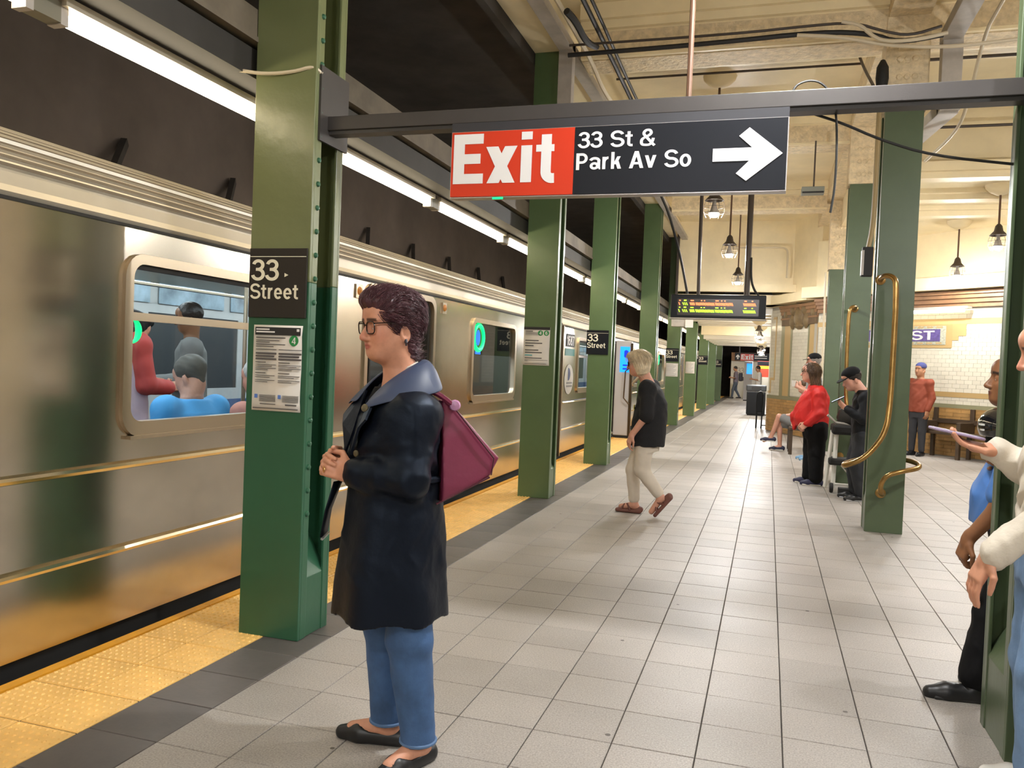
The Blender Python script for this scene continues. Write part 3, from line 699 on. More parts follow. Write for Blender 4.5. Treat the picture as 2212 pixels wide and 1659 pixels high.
lamp(-.70, 17.75, 4.95, 3.22, 'caged pendant lamp hanging third beyond the big exit sign, nearest to the far drop wall')
lamp(3.02, 15.85, 4.15, 3.17, 'caged pendant lamp hanging close to the mosaic tablet wall')
lamp(2.97, 13.0, 4.15, 3.25, 'caged pendant lamp beside the near dark column at the right')
OVER = 'caged pendant lamp of the same row, overhead and out of the frame'
for x, y in ((.15, 3.16), (-.7, -1.6), (2.6, 5.2), (2.6, .8), (-.7, -4.8), (3.0, 9.2)): lamp(x, y, 4.95, 3.28, OVER)
for y, q in ((23.5, 'nearest'), (26.95, 'second'), (30.4, 'third'), (33.85, 'farthest')): lamp(-.3, y, 2.84 if y < 28 else 2.50, 2.35 if y < 28 else 2.10, 'caged pendant lamp under the low ribbed ceiling of the passage, %s of four' % q)
lamp(-.3, 42.0, 3.02, 2.5, 'caged pendant lamp before the white wall at the end of the passage')

# ------------------------------------------------------------------ exit sign on its cross beam
cb = thing('sign_beam', 'long dark steel channel spanning between the two near columns, holding the exit sign', 'beam', (-.6, 3.65, 2.53))
MB().box(LC+WCOL, .905, 3.60, 3.70, 2.505, 2.572).build('upper_channel', darkgrey, cb, bevel=.003)
MB().box(LC+WCOL, .905, 3.615, 3.685, 2.488, 2.505).build('lower_lip', M('dark_steel_lip', (.045, .042, .042), .4), cb)
MB().box(LC+WCOL-.002, LC+WCOL+.012, 3.53, 3.80, 2.44, 2.80).build('end_plate', darkgrey, cb)
MB().tube([(-.385, 3.65, 4.45), (-.385, 3.65, 2.57)], .012, 8).build('hanger_rod', rust, cb, smooth=True)
es = thing('exit_sign', 'large overhead sign, red panel reading Exit beside black panel with white arrow', 'sign', (-.71, 3.62, 2.31))
MB().box(-1.462, .034, 3.60, 3.66, 2.465, 2.505).build('top_channel', M('sign_channel', (.035, .035, .040), .35), es)
MB().box(-1.462, .034, 3.60, 3.66, 2.158, 2.464).build('panel_frame', M('sign_frame_alu', (.45, .43, .42), .35, .8), es)
SY = 3.598
MB().box(-1.457, -.872, SY-.006, SY+.006, 2.163, 2.460).build('red_panel', sign_red, es)
MB().box(-.870, .030, SY-.006, SY+.006, 2.163, 2.460).build('black_panel', sign_dark, es)
TX_, TU = (1, 0, 0), (0, 0, 1)
text('Exit', .3, white_l, (-1.446, SY-.0065, 2.215), TX_, TU, es, fit=(.488, .235), bold=.022)
text('33 St &', .1, white_l, (-.856, SY-.0065, 2.362), TX_, TU, es, fit=(.345, .076), bold=.018)
text('Park Av So', .1, white_l, (-.860, SY-.0065, 2.268), TX_, TU, es, fit=(.503, .076), bold=.018)
ar = MB(); za = 2.312
shp = [(-.268, za-.026), (-.118, za-.026), (-.170, za-.078), (-.128, za-.110), (.014, za), (-.122, za+.112), (-.163, za+.078), (-.108, za+.028), (-.268, za+.028)]
ar.prism(shp, .003, off=SY-.009); ar.build('arrow', white_l, es)
MB().box(-1.25, -1.20, SY-.003, SY+.004, 2.150, 2.158).build('green_reflection_dot', glow_g, es)  # green reflection built as a small glowing dot

# ------------------------------------------------------------------ column plates and notices
def plate(x0, x1, y, z0, z1, label, mat, two=True):
    t = thing('street_plate', label, 'sign', ((x0+x1)/2, y-.01, z0), 0, '33 Street plates on the columns')
    MB().box(x0, x1, y-.012, y-.001, z0, z1).build('plate', mat, t, bevel=.002)
    h = z1-z0; w = x1-x0
    MB().box(x0+.006, x1-.004, y-.0135, y-.012, z1-h*.125, z1-h*.115).build('line', cream_l, t)
    text('33', .1, cream_l, (x0+.012, y-.0125, z0+h*.53), TX_, TU, t, fit=(w*.49, h*.31), bold=.02)
    text('Street', .1, cream_l, (x0+.010, y-.0125, z0+h*.265), TX_, TU, t, fit=(w*.84, h*.225), bold=.015)
    return t
p = plate(-2.462, -2.142, 3.50, 1.575, 1.912, 'dark 33 Street plate on the nearest green column, above the long notice', sign_brown)
MB().add([(-2.262, 3.4860, 1.772), (-2.240, 3.4860, 1.782), (-2.262, 3.4860, 1.792)], [(0, 1, 2)]).build('chipped_spot', cream_l, p)
plate(-2.50, -2.185, 11.545, 1.57, 1.915, 'dark 33 Street plate on the third green column, left of the grey-haired woman', sign_dark)
plate(-2.49, -2.17, 20.935, 1.60, 1.93, 'small dark 33 Street plate on the far column right of the grey-haired woman', sign_dark)
plate(-2.47, -2.13, 30.69, 1.62, 1.95, 'tiny dark 33 Street plate on the seventh far column', sign_dark)
plate(-2.47, -2.13, 40.09, 1.60, 1.95, 'tiny dark 33 Street plate on the farthest column, near the backpack man', sign_dark)
blue_p = M('print_blue', (.10, .20, .55), .7); green_d = M('disc_green', (.02, .26, .07), .5); teal_p = M('print_teal', (.1, .4, .42), .7)
def disc(c, r, y, mat, parent, ch, name='route_disc'):
    m_ = MB(); m_.v = [(c[0]+r*math.cos(a), y, c[1]+r*math.sin(a)) for a in np.linspace(0, 2*PI, 25)[:-1]]; m_.f = [tuple(range(24))[::-1]]
    d = m_.build(name, mat, parent); 
    text(ch, .1, white_l, (c[0]-r*.42, y-.0006, c[1]-r*.62), TX_, TU, d, fit=(r*.84, r*1.24), bold=.02, ext=.0003)
def notice(x0, x1, y, z0, z1, label, kind):
    t = thing('paper_notice', label, 'notice', ((x0+x1)/2, y-.004, z0), 0, 'paper service notices on the columns')
    n = 8; mb = MB()      # slightly wavy sheet
    rng = random.Random(int(y*100))
    for k in range(n+1):
        z = z0+(z1-z0)*k/n; d = .002+rng.random()*.004
        mb.v += [(x0, y-.003, z), ((x0+x1)/2, y-.003-d*.4, z), (x1-(rng.random()*.004 if 0 < k < n else 0), y-.003-d*(1 if 0 < k < n else .3), z)]
    for k in range(n): mb.f += [(3*k, 3*k+1, 3*k+4, 3*k+3), (3*k+1, 3*k+2, 3*k+5, 3*k+4)]
    sheet = mb.build('sheet', paper, t, smooth=True); sd = sheet.modifiers.new('s', 'SOLIDIFY'); sd.thickness = .0006; sd.offset = 0
    w, h = x1-x0, z1-z0; Y1 = y-.0095
    hd = M('notice_header', (.02, .018, .018), .6)
    if kind == 'long':
        MB().box(x0+.012, x1-.010, Y1, Y1+.003, z1-h*.115, z1-h*.025).build('header_band', hd, t)
        hb = MB()
        for k, q in enumerate((.27, .38)): hb.box(x0+.018, x0+.018+q*w, Y1-.0012, Y1, z1-h*(.058+.03*k), z1-h*(.042+.03*k))
        hb.build('header_print', white_l, t)
        MB().box(x1-.030, x1-.016, Y1-.0012, Y1, z1-h*.07, z1-h*.04).build('header_mark', white_l, t)
        ln = MB()
        rows = [(.14, .75, .012), (.175, .6, .008), (.195, .35, .008), (.22, .75, .009), (.245, .45, .008)]
        for q, l, th in rows: ln.box(x0+.018, x0+.018+w*.88*l*.9, Y1, Y1+.002, z1-h*(q+th), z1-h*q)
        for cx, c in ((0, .42), (.47, .46)):
            for q, l, th in ((.28, 1, .008), (.32, 1.0, .02), (.352, .9, .02), (.385, 1.0, .02), (.43, .5, .008), (.46, 1, .006), (.478, .8, .006), (.50, 1, .006), (.518, .6, .006), (.555, .5, .008), (.585, .95, .006), (.605, .7, .006), (.64, .95, .006), (.66, .6, .006)):
                ln.box(x0+.018+cx*w, x0+.018+cx*w+c*w*l, Y1, Y1+.002, z1-h*(q+th), z1-h*q)
            for k in range(6): ln.box(x0+.045+cx*w, x0+.045+cx*w+w*.33, Y1, Y1+.002, z1-h*(.815+.014*k+.005), z1-h*(.815+.014*k))
        ln.box(x0+.05, x0+w*.5, Y1, Y1+.002, z1-h*.925, z1-h*.917); ln.box(x0+w*.7, x1-.02, Y1, Y1+.002, z1-h*.93, z1-h*.915); ln.box(x0+.01, x1-.012, Y1, Y1+.002, z1-h*.975, z1-h*.965)
        ln.build('print', ink, t, kind='stuff')
        b_ = MB()
        for cx in (.018, .15): b_.box(x0+cx, x0+cx+.016, Y1, Y1+.002, z1-h*.855, z1-h*.81)
        b_.build('blue_marks', blue_p, t, kind='stuff')
        disc((x1-.045, z1-h*.175), .026, Y1, green_d, t, '4')
    elif kind == 'discs':
        MB().box(x0+.002, x1-.002, Y1, Y1+.003, z1-h*.07, z1).build('header_band', hd, t)
        ln = MB()
        for q, l, th in ((.10, .3, .02), (.145, .5, .008), (.17, .5, .008), (.20, .7, .008), (.34, .55, .025), (.41, .7, .025), (.475, .35, .025), (.59, .55, .025), (.655, .7, .025), (.80, .7, .022), (.86, .95, .008), (.885, .12, .008), (.955, .9, .008)):
            ln.box(x0+.02, x0+.02+l*w*.92, Y1, Y1+.002, z1-h*(q+th), z1-h*q)
        ln.build('print', ink, t, kind='stuff')
        MB().box(x0+.02, x0+.10, Y1, Y1+.002, z1-h*.75, z1-h*.725).build('teal_marks', teal_p, t)
        disc((x1-.105, z1-h*.155), .028, Y1, green_d, t, '4'); disc((x1-.04, z1-h*.155), .028, Y1, green_d, t, '6')
    else:
        ln = MB()
        for k in range(9): ln.box(x0+.02, x0+w*(.6+.3*((k*37) % 10)/10), Y1, Y1+.002, z1-h*(.08+k*.1+.03), z1-h*(.08+k*.1))
        ln.build('print', M('faint_print', (.38, .37, .37), .8), t, kind='stuff')
notice(-2.43, -2.155, 3.499, 1.118, 1.538, 'long white notice with one green disc numbered 4, taped to the nearest green column', 'long')
notice(-2.466, -2.18, 8.279, 1.386, 1.785, 'white notice with two green discs, on the second green column', 'discs')
notice(-2.47, -2.17, 20.935, 1.22, 1.555, 'small white notice below the plate on the far column right of the grey-haired woman', 'far')
notice(-2.44, -2.16, 25.655, 1.30, 1.66, 'small white notice alone on the sixth far column', 'far')
# bent pale rod on the nearest column
MB().tube(smooth_path([(-2.52, 3.44, 2.768), (-2.40, 3.47, 2.752), (-2.25, 3.49, 2.760), (-2.15, 3.50, 2.785), (-2.125, 3.54, 2.76)], 2), .009, 6).build('bent_rod', conduit, None, smooth=True)
tag(bpy.data.objects['bent_rod'], 'thin pale bent rod wrapped across the front of the nearest green column', 'rod')

# ------------------------------------------------------------------ arrivals screen
sc_ = thing('arrivals_screen', 'black hanging arrivals screen with a red and a green row of lit text', 'screen', (-.8, 13.4, 2.42))
MB().box(-1.545, -.085, 13.36, 13.56, 2.235, 2.605).build('case', black_p, sc_, bevel=.012)
MB().box(-1.44, -.19, 13.354, 13.362, 2.275, 2.535).build('display', M('screen_glass', (.06, .05, .045), .25), sc_)
MB().box(-1.56, -.07, 13.36, 13.56, 2.215, 2.235).build('bottom_rail', greyp, sc_)
led_r = M('red_led_text', (.5, .05, .02), .5, emit=((1.0, .16, .05), 3.5)); led_y = M('green_led_text', (.3, .5, .02), .5, emit=((.50, 1.0, .03), 2.0))
for row, (zc, mt) in enumerate(((2.455, led_r), (2.345, led_y))):
    b = MB(); g = MB(); rng = random.Random(5)
    def stroke(mb, x, z, s=.016, hh=.022, w=.013):
        mb.add([(x, 13.350, z+hh), (x+w, 13.350, z+hh), (x+w+s, 13.350, z-hh), (x+s, 13.350, z-hh)], [(0, 1, 2, 3)][:1])
    for x in [-1.425]: stroke(b, x, zc)
    for k in range(3): stroke(g, -1.365+.028*k, zc, s=.02)
    for x0, n in ((-1.25, 4), (-1.16, 15), (-.86, 4), (-.78, 10)):
        for k in range(n): stroke(b, x0+k*.0195, zc+rng.uniform(-.002, .002))
    for k in range(9): stroke(b, -.43+k*.021, zc)
    for x, l in ((-1.415, .025), (-1.235, .05), (-1.075, .02), (-1.03, .02), (-.85, .05), (-.765, .02), (-.715, .02), (-.41, .035), (-.30, .02)): b.box(x, x+l, 13.349, 13.350, zc+.045, zc+.060)
    g.box(-1.34, -1.30, 13.349, 13.350, zc+.045, zc+.064)
    b.build('text_row', mt, sc_, kind='stuff'); g.build('route_mark', led_y, sc_, kind='stuff')
for x, r in ((-1.13, .028), (-.385, .045)):
    MB().tube([(x-.02*(x < -1), 13.46, 4.95), (x, 13.46, 2.60)], r, 10).build('hanger_pole', pipe_dark, sc_, smooth=True)
MB().tube(smooth_path([(-.34, 13.44, 3.2), (-.33, 13.44, 2.85), (-.27, 13.44, 2.68), (-.20, 13.44, 2.61)]), .018, 8).build('feed_cable', cable_m, sc_, smooth=True)

# ------------------------------------------------------------------ brass rails on the right columns
def brass_rail(x, y, s, z, label, low=True):
    t = thing('brass_rail', label, 'handrail', (x, y, 0), 0, 'bent brass rails on the columns')
    up = [(.03, .0, 2.28), (.03, -.20, 2.30), (.10, -.30, 2.28), (.125, -.32, 2.20), (.125, -.33, 1.6), (.115, -.36, 1.12), (.08, -.42, .93), (.0, -.46, .80), (-.09, -.48, .70), (-.19, -.46, .645), (-.24, -.40, .625), (-.20, -.28, .64), (-.06, -.06, .66)]
    MB().tube(smooth_path([(x+a*s, y+b, c+z) for a, b, c in up], 3), .024, 10).build('long_rail', brass, t, smooth=True)
    lo = [(.12, .0, .36), (.13, -.10, .36), (.10, -.20, .38), (.09, -.22, .46), (.13, -.25, .55), (.26, -.24, .595), (.40, -.16, .62), (.42, -.06, .65), (.34, .10, .665), (.20, .22, .67)]
    if low: MB().tube(smooth_path([(x+a*s, y+b, c+z) for a, b, c in lo], 3), .022, 10).build('short_rail', brass, t, smooth=True)
    f = MB()
    for a, c in ((.03, 2.28), (.12, .36)): f.lathe([(.045, 0), (.045, .012), (.026, .02)], c=(x+a*s, y-.002, c+z), n=12, mat=Matrix.Rotation(PI/2, 4, 'X'))
    f.build('wall_flange', brass, t, smooth=True, kind='stuff')
brass_rail(.893, 8.08, 1, 0, 'bent brass rail on the column in front of the man in black cap')
brass_rail(1.06, 11.55, -1, 0, 'bent brass rail on the green column behind the man in black cap', False)

# ------------------------------------------------------------------ ducts, conduits, cables
d = MB(); d.box(-2.12, -1.98, -3, 8.05, 4.50, 4.58).box(-2.12, -1.98, 7.93, 8.05, 3.6, 4.58).box(-2.12, -1.98, 8.05, 20, 4.50, 4.58)
t = d.build('cable_duct', greyp, None, bevel=.004); tag(t, 'grey square duct running under the cream edge beam along the left columns', 'duct')
d = MB(); d.beam((1.37, 2.0, 4.37), (1.37, 8.0, 4.37), .16, .10).box(1.30, 1.46, 7.88, 8.02, 3.72, 4.42).beam((1.38, 7.95, 3.76), (1.38, 10.8, 4.10), .16, .10)
t = d.build('cable_duct', greyp, None, bevel=.004); tag(t, 'grey square duct dropping beside the plaster-topped column at the right', 'duct')
def pipe(pts, r, mat, label, name='conduit', cat='pipe', it=2, n=8):
    o = MB().tube(smooth_path(pts, it) if it else pts, r, n).build(name, mat, None, smooth=True); tag(o, label, cat); return o
pipe([(-1.82, 2, 4.40), (-1.80, 7.2, 4.40), (-1.80, 8.0, 4.395), (-1.78, 8.5, 4.27), (-1.74, 9.3, 4.28), (-1.72, 10.2, 4.42)], .022, conduit, 'pale conduit running beside the grey duct above the exit sign', it=3)
pipe([(-1.60, 2, 4.42), (-1.60, 6.9, 4.42), (-1.60, 8.1, 4.40), (-1.62, 9.6, 4.42), (-1.64, 14, 4.44)], .022, cable_m, 'thick black cable hanging along the ceiling above the exit sign, left strand', 'ceiling_cable', 'cable')
pipe([(-1.52, 2, 4.42), (-1.53, 6.9, 4.42), (-1.54, 8.1, 4.40), (-1.56, 9.6, 4.42), (-1.58, 14, 4.44)], .016, cable_m, 'black cable beside the thick one above the exit sign, right strand', 'ceiling_cable', 'cable')
pipe([(-1.74, 6.7, 4.34), (-1.70, 6.85, 4.32), (-1.68, 7.2, 4.27), (-1.64, 7.45, 4.32)], .03, cable_m, 'short thick black cable loop with connector near the top edge', 'cable_loop', 'cable')
pipe([(-1.90, 7.47, 4.36), (-.4, 7.5, 4.36), (.2, 7.5, 4.38), (.55, 7.5, 4.38), (.80, 7.55, 4.30), (1.0, 7.6, 4.27), (1.24, 7.62, 4.34)], .012, pipe_dark, 'thin dark pipe crossing under the front ceiling moulding, upper one', it=2)
pipe([(-1.92, 7.52, 4.29), (-.6, 7.52, 4.30), (.3, 7.52, 4.33), (.7, 7.52, 4.28), (.9, 7.55, 4.20), (1.25, 7.6, 4.26)], .022, cable_m, 'thick black cable crossing under the front ceiling moulding, lower one', 'ceiling_cable', 'cable')
pipe([(.1, 7.48, 4.30), (.45, 7.48, 4.26), (.8, 7.5, 4.17), (1.2, 7.5, 4.12), (1.6, 7.5, 4.13), (2.4, 7.5, 4.2)], .016, conduit, 'cream cable sagging across the plaster-topped column', 'ceiling_cable', 'cable')
pipe([(.45, 7.44, 4.37), (.6, 7.44, 4.33), (.68, 7.44, 4.24), (.78, 7.44, 4.18), (1.0, 7.44, 4.17), (1.26, 7.46, 4.22)], .016, conduit, 'second cream cable curving down at the plaster-topped column', 'ceiling_cable', 'cable')
pipe([(-1.93, 9.35, 4.88), (.55, 9.35, 4.88), (.72, 9.35, 4.86), (.78, 9.2, 4.6), (.80, 8.05, 3.98)], .014, pipe_dark, 'thin dark pipe rounding the ceiling corner left of the plaster-topped column')
pipe([(-1.93, 9.98, 4.90), (.85, 9.98, 4.90)], .014, pipe_dark, 'thin dark straight pipe on the ceiling just above the exit sign')
pipe([(-2.0, 13.0, 4.90), (.86, 13.0, 4.90)], .018, pipe_dark, 'thin dark straight pipe on the ceiling right of the sign arrow')
pipe([(1.25, 10.0, 4.90), (6, 10.0, 4.90)], .018, pipe_dark, 'thin dark ceiling pipe at upper right, the nearer one')
pipe([(1.25, 11.6, 4.60), (6, 11.6, 4.60)], .018, pipe_dark, 'thin dark ceiling pipe at right, the farther one')
pipe([(1.60, 2.5, 4.38), (1.60, 7.5, 4.38), (1.62, 7.98, 4.3), (1.60, 8.3, 3.9), (1.56, 8.5, 3.7), (1.5, 9.8, 3.75)], .016, conduit, 'pale conduit bending down beside the right grey duct', it=2)
pipe([(.835, 8.0, 3.95), (.835, 8.0, 3.2), (.83, 8.0, 2.75), (.80, 7.98, 2.56)], .022, M('tan_pipe', (.34, .25, .12), .5), 'brown vertical pipe on the left edge of the plaster-topped column', 'drop_pipe')
bx = thing('junction_box', 'dark oblong box at the foot of the brown vertical pipe', 'box', (.80, 7.98, 2.42))
MB().box(.75, .84, 7.94, 8.02, 2.30, 2.56).build('body', dark_rub, bx, bevel=.006); MB().box(.745, .765, 7.935, 8.02, 2.31, 2.53).build('cover', greyp, bx)
lf_ = thing('horn_speaker', 'small black rounded horn above the sign beam, on the plaster-topped column', 'speaker', (.85, 7.98, 4.0))
MB().lathe([(.0, 3.96), (.045, 3.97), (.055, 4.05), (.05, 4.15), (.02, 4.21), (0, 4.22)], c=(.84, 7.97, 0), n=12).build('body', dark_rub, lf_, smooth=True)
MB().box(.83, .87, 7.97, 8.05, 4.05, 4.12).build('bracket', pipe_dark, lf_)
pipe([(.036, 3.66, 2.50), (.04, 3.66, 2.60), (.09, 3.67, 2.632), (.15, 3.67, 2.625), (.20, 3.68, 2.57), (.225, 3.68, 2.46), (.23, 3.68, 2.2), (.215, 3.68, 2.08)], .005, cable_m, 'thin black cable looping over the sign beam and hanging down', 'loose_cable', 'cable', n=6)
pipe([(.13, 3.70, 2.50), (.25, 3.72, 2.46), (.40, 3.74, 2.39), (.60, 3.75, 2.32), (.90, 3.75, 2.275)], .006, cable_m, 'thin black cable sagging from the sign beam to the near right column', 'loose_cable', 'cable', n=6)
sp = thing('ceiling_box', 'flat grey box fixed below the ceiling right of the exit sign', 'box', (.45, 11.45, 3.8))
MB().box(.30, .58, 11.35, 11.55, 3.76, 3.84).build('body', M('grey_green_box', (.20, .20, .16), .5), sp, bevel=.006); MB().box(.44, .46, 11.44, 11.46, 3.84, 4.45).build('hanger', pipe_dark, sp)
MB().box(.31, .57, 11.34, 11.35, 3.755, 3.775).build('lower_edge', dark_rub, sp)
pipe([(-1.0, 19.9, 4.3), (.1, 19.9, 4.3), (.26, 19.9, 4.28), (.30, 19.9, 4.15), (.30, 19.9, 3.6)], .022, conduit, 'pale conduit with rounded corner on the far drop wall', it=2)
pipe([(-2.16, 12.2, 4.33), (-1.9, 12.3, 4.3), (-1.7, 13.2, 4.1), (-1.45, 13.4, 3.3), (-1.3, 13.44, 2.62)], .02, cable_m, 'black cable descending along the screen pole', 'ceiling_cable', 'cable')
pipe([(.92, 16.21, 3.3), (.93, 16.21, 2.2), (.94, 16.21, .4)], .018, conduit, 'pale vertical pipe beside the far right column', it=0)

# ------------------------------------------------------------------ kiosk, bin, benches, cart
def kiosk(x0, x1, y, z1, label, big):
    t = thing('help_kiosk', label, 'kiosk', ((x0+x1)/2, y, 0), 0, 'grey platform kiosks')
    kg = M('kiosk_grey', (.50, .49, .50), .45)
    MB().box(x0, x1, y, y+.22, .05, z1).build('body', kg, t, bevel=.02); MB().box(x0+.01, x1-.01, y+.01, y+.21, 0, .05).build('base', dark_rub, t)
    MB().box(x0+(x1-x0)*.30, x1-.03, y-.012, y+.01, z1-.62, z1-.12).build('screen', M('kiosk_screen', (.02, .2, .8), .3, emit=((.0, .25, 1.0), 1.6)), t)
    if big:
        xm = x0+(x1-x0)*.68
        m_ = MB(); m_.v = [(xm+.055*math.cos(a), y-.014, z1-.26+.075*math.sin(a)) for a in np.linspace(-PI*.75, PI*.75, 20)]; m_.f = [tuple(range(20))[::-1]]
        m_.build('screen_emblem', M('screen_mark', (.01, .03, .5), .3, emit=((.0, .03, .75), .6)), t)
        b_ = MB()
        for k in range(2): b_.box(xm-.06, xm+.05, y-.014, y-.012, z1-.50-k*.07, z1-.47-k*.07)
        b_.build('screen_text', M('screen_mark', (.01, .03, .5)), t)
        MB().box(x1-.01, x1+.035, y-.02, y+.05, .05, z1-.05).build('dark_edge', M('bronze_edge', (.07, .045, .02), .4, .6), t)
        MB().tube([(x1, y-.05, 1.40), (x1-.09, y-.07, 1.33), (x1-.105, y-.07, .80), (x1+.0, y-.05, .68)], .014, 8).build('handle', M('bronze_handle', (.12, .075, .04), .35, .7), t, smooth=True)
kiosk(-2.91, -2.60, 16.2, 1.93, 'light grey kiosk with a bright blue screen, left of the grey-haired woman', True)
kiosk(-1.15, -.75, 42.0, 1.95, 'far grey kiosk with a blue screen, behind the man in white shirt', False)
tb_ = thing('trash_bin', 'black square trash bin with a lid, before the tiled wall corner', 'bin', (-.36, 28.2, 0))
MB().box(-.65, -.06, 27.95, 28.5, .04, .78).build('body', black_p, tb_, bevel=.02); MB().box(-.62, -.09, 27.98, 28.47, 0, .04).build('base', dark_rub, tb_)
MB().box(-.67, -.04, 27.93, 28.52, .80, 1.0).build('lid', M('bin_lid', (.025, .026, .028), .4), tb_, bevel=.03); MB().box(-.5, -.2, 27.925, 27.94, .85, .95).build('mouth', dark_rub, tb_)
bench_m = M('dark_bench_wood', (.06, .038, .022), .4, noise=(8, .2))
def bench(a, b, label, back=True):
    f = Facet(a, b); t = thing('bench', label, 'bench', tuple((f.a+f.d*f.L/2)), 0)
    k = max(2, int(f.L/.62))
    for i in range(3): f.box(MB(), 0, f.L, .43, .47, .06+i*.14, .18+i*.14).build('seat_plank', bench_m, t, bevel=.005)
    for i in range(k+1):
        s = .03+(f.L-.12)*i/k; f.box(MB(), s, s+.06, 0, .43, .08, .14).build('leg', bench_m, t); f.box(MB(), s, s+.06, 0, .43, .40, .46).build('leg', bench_m, t)
        if back: f.box(f.box(MB(), s-.01, s+.07, .47, .66, .06, .46), s-.01, s+.07, .47, .9, .02, .07).build('armrest', bench_m, t, bevel=.01)
    f.box(MB(), 0, f.L, .62, .70, .02, .06).build('back_rail', bench_m, t)
bench((3.0, 17.03), (4.6, 15.52), 'long dark wooden bench under the mosaic tablet wall')
ch = thing('bench_end', 'black bench end with rounded top and open leg frame, beside the trash bin', 'bench', (-.17, 21.4, 0))
mb = MB(); mb.prism([(-.26, .42), (-.10, .42), (-.09, .86), (-.12, .93), (-.17, .95), (-.23, .92), (-.26, .84)], .5, off=21.4); mb.build('back_panel', black_p, ch, bevel=.02)
for y in (21.42, 21.86): MB().tube([(-.24, y, .45), (-.245, y, .02), (-.12, y, .02), (-.11, y, .45)], .018, 6).build('leg', black_p, ch)
MB().tube([(-.11, 21.42, .36), (.0, 21.42, .36)], .014, 6).tube([(-.11, 21.42, .10), (0, 21.42, .10)], .014, 6).build('wall_bar', black_p, ch)
ct = thing('folding_cart', 'white-framed folding cart with black bag, between woman in red and man in black cap', 'cart', (.95, 10.75, 0))
wf = M('white_cart_tube', (.72, .70, .64), .4)
for x, y in ((.80, 10.62), (1.10, 10.62)): MB().tube([(x, y, .05), (x+.02, y+.05, .74)], .026, 8).build('post', wf, ct, smooth=True)
MB().tube([(.72, 10.72, .04), (.78, 10.75, .74)], .024, 8).build('rear_post', wf, ct, smooth=True)
MB().box(.74, 1.14, 10.55, 10.85, .33, .41).build('shelf', dark_rub, ct, bevel=.02); MB().box(.76, 1.16, 10.52, 10.90, .70, .82).build('seat_pad', dark_rub, ct, bevel=.03)
MB().tube([(.82, 10.6, .40), (1.08, 10.6, .10)], .008, 6).tube([(.82, 10.6, .10), (1.1, 10.6, .10)], .014, 6).build('brace', wf, ct)
MB().tube([(.70, 10.55, .93), (.80, 10.6, .84), (1.0, 10.6, .82)], .016, 6).build('handle', greyp, ct, smooth=True)
for x in (.78, 1.12):
    MB().lathe([(.02, -.02), (.055, -.02), (.06, 0), (.055, .02), (.02, .02)], c=(x, 10.55, .06), n=14, mat=Matrix.Rotation(PI/2, 4, 'Y')).build('wheel', dark_rub, ct, smooth=True)
MB().box(.85, 1.12, 10.40, 10.52, 0.0, .08).build('foot_plate', dark_rub, ct, bevel=.01)
bg = MB(); bg.lathe([(.0, .82), (.14, .82), (.17, .90), (.14, 1.0), (.06, 1.05), (0, 1.06)], c=(.98, 10.72, 0), n=12); o = bg.build('black_bag', cable_m, None, smooth=True); tag(o, 'soft black bag sitting on the white-framed cart', 'bag')

# ------------------------------------------------------------------ far end of the platform
fw = struct('wall_end', MB().box(-1.95, 2.2, 46.0, 46.3, 0, 2.45), M('far_white_wall', (.74, .71, .62), .5))
MB().box(-1.95, 2.2, 45.9, 46.0, 2.0, 2.45).build('brown_band', cornm, fw)
text('33', .3, greyp, (-1.62, 45.98, 1.35), TX_, TU, fw, fit=(.35, .30), bold=.01)
MB().box(-1.62, -1.27, 45.985, 45.995, 1.24, 1.26).build('line', greyp, fw)
struct('wall_tunnel_end', MB().box(-9.5, 6, 52, 52.3, -1.3, 5), soot)
fs = thing('far_exit_sign', 'far overhead sign with white up arrow and red Exit panel, deep in the passage', 'sign', (-.75, 38, 2.1))
MB().box(-1.47, .25, 38, 38.06, 1.93, 2.26).build('panel', sign_dark, fs); MB().box(-1.22, -.66, 37.985, 38.0, 1.93, 2.22).build('red_panel', M('far_red', (.65, .06, .04), .4), fs)
text('Exit', .3, white_l, (-1.19, 37.98, 1.97), TX_, TU, fs, fit=(.50, .22), bold=.015)
a_ = MB(); a_.prism([(-1.37, 1.98), (-1.31, 1.98), (-1.31, 2.08), (-1.26, 2.05), (-1.26, 2.11), (-1.34, 2.19), (-1.42, 2.11), (-1.42, 2.05), (-1.37, 2.08)], .004, off=37.99); a_.build('arrow', white_l, fs)
l_ = MB()
for k in range(2): l_.box(-.62, -.1, 37.985, 37.995, 2.12-.09*k, 2.16-.09*k)
l_.build('small_print', white_l, fs, kind='stuff')
for x in (-1.3, .1): MB().box(x, x+.04, 38.01, 38.05, 2.26, 3.03).build('hanger', pipe_dark, fs)
f2 = thing('far_notice_board', 'far board with yellow strip on red and black, right end of the passage', 'sign', (-.2, 43, 1.6))
MB().box(-.55, .5, 43, 43.06, 1.20, 2.0).build('panel', M('far_board_red', (.5, .06, .03), .5), f2); MB().box(-.5, .3, 42.98, 43, 1.62, 1.75).build('yellow_strip', M('far_yellow', (.8, .5, .02), .5, emit=((1, .6, .02), .5)), f2)
MB().box(-.55, .5, 42.985, 43, 1.78, 1.98).build('black_strip', sign_dark, f2); MB().box(-.3, 0, 42.98, 43, 0, 1.2).build('post', M('far_post', (.62, .58, .48), .5), f2)
eq = thing('equipment_box', 'grey box with a white label, high beside the far column', 'box', (-2.0, 19.8, 2.5))
MB().box(-2.25, -1.78, 19.7, 19.95, 2.42, 2.62).build('body', greyp, eq, bevel=.01); MB().box(-1.92, -1.74, 19.66, 19.70, 2.40, 2.63).build('label', paper, eq)
MB().box(-2.2, -2.15, 19.8, 19.9, 2.62, 4.64).build('hanger', pipe_dark, eq)
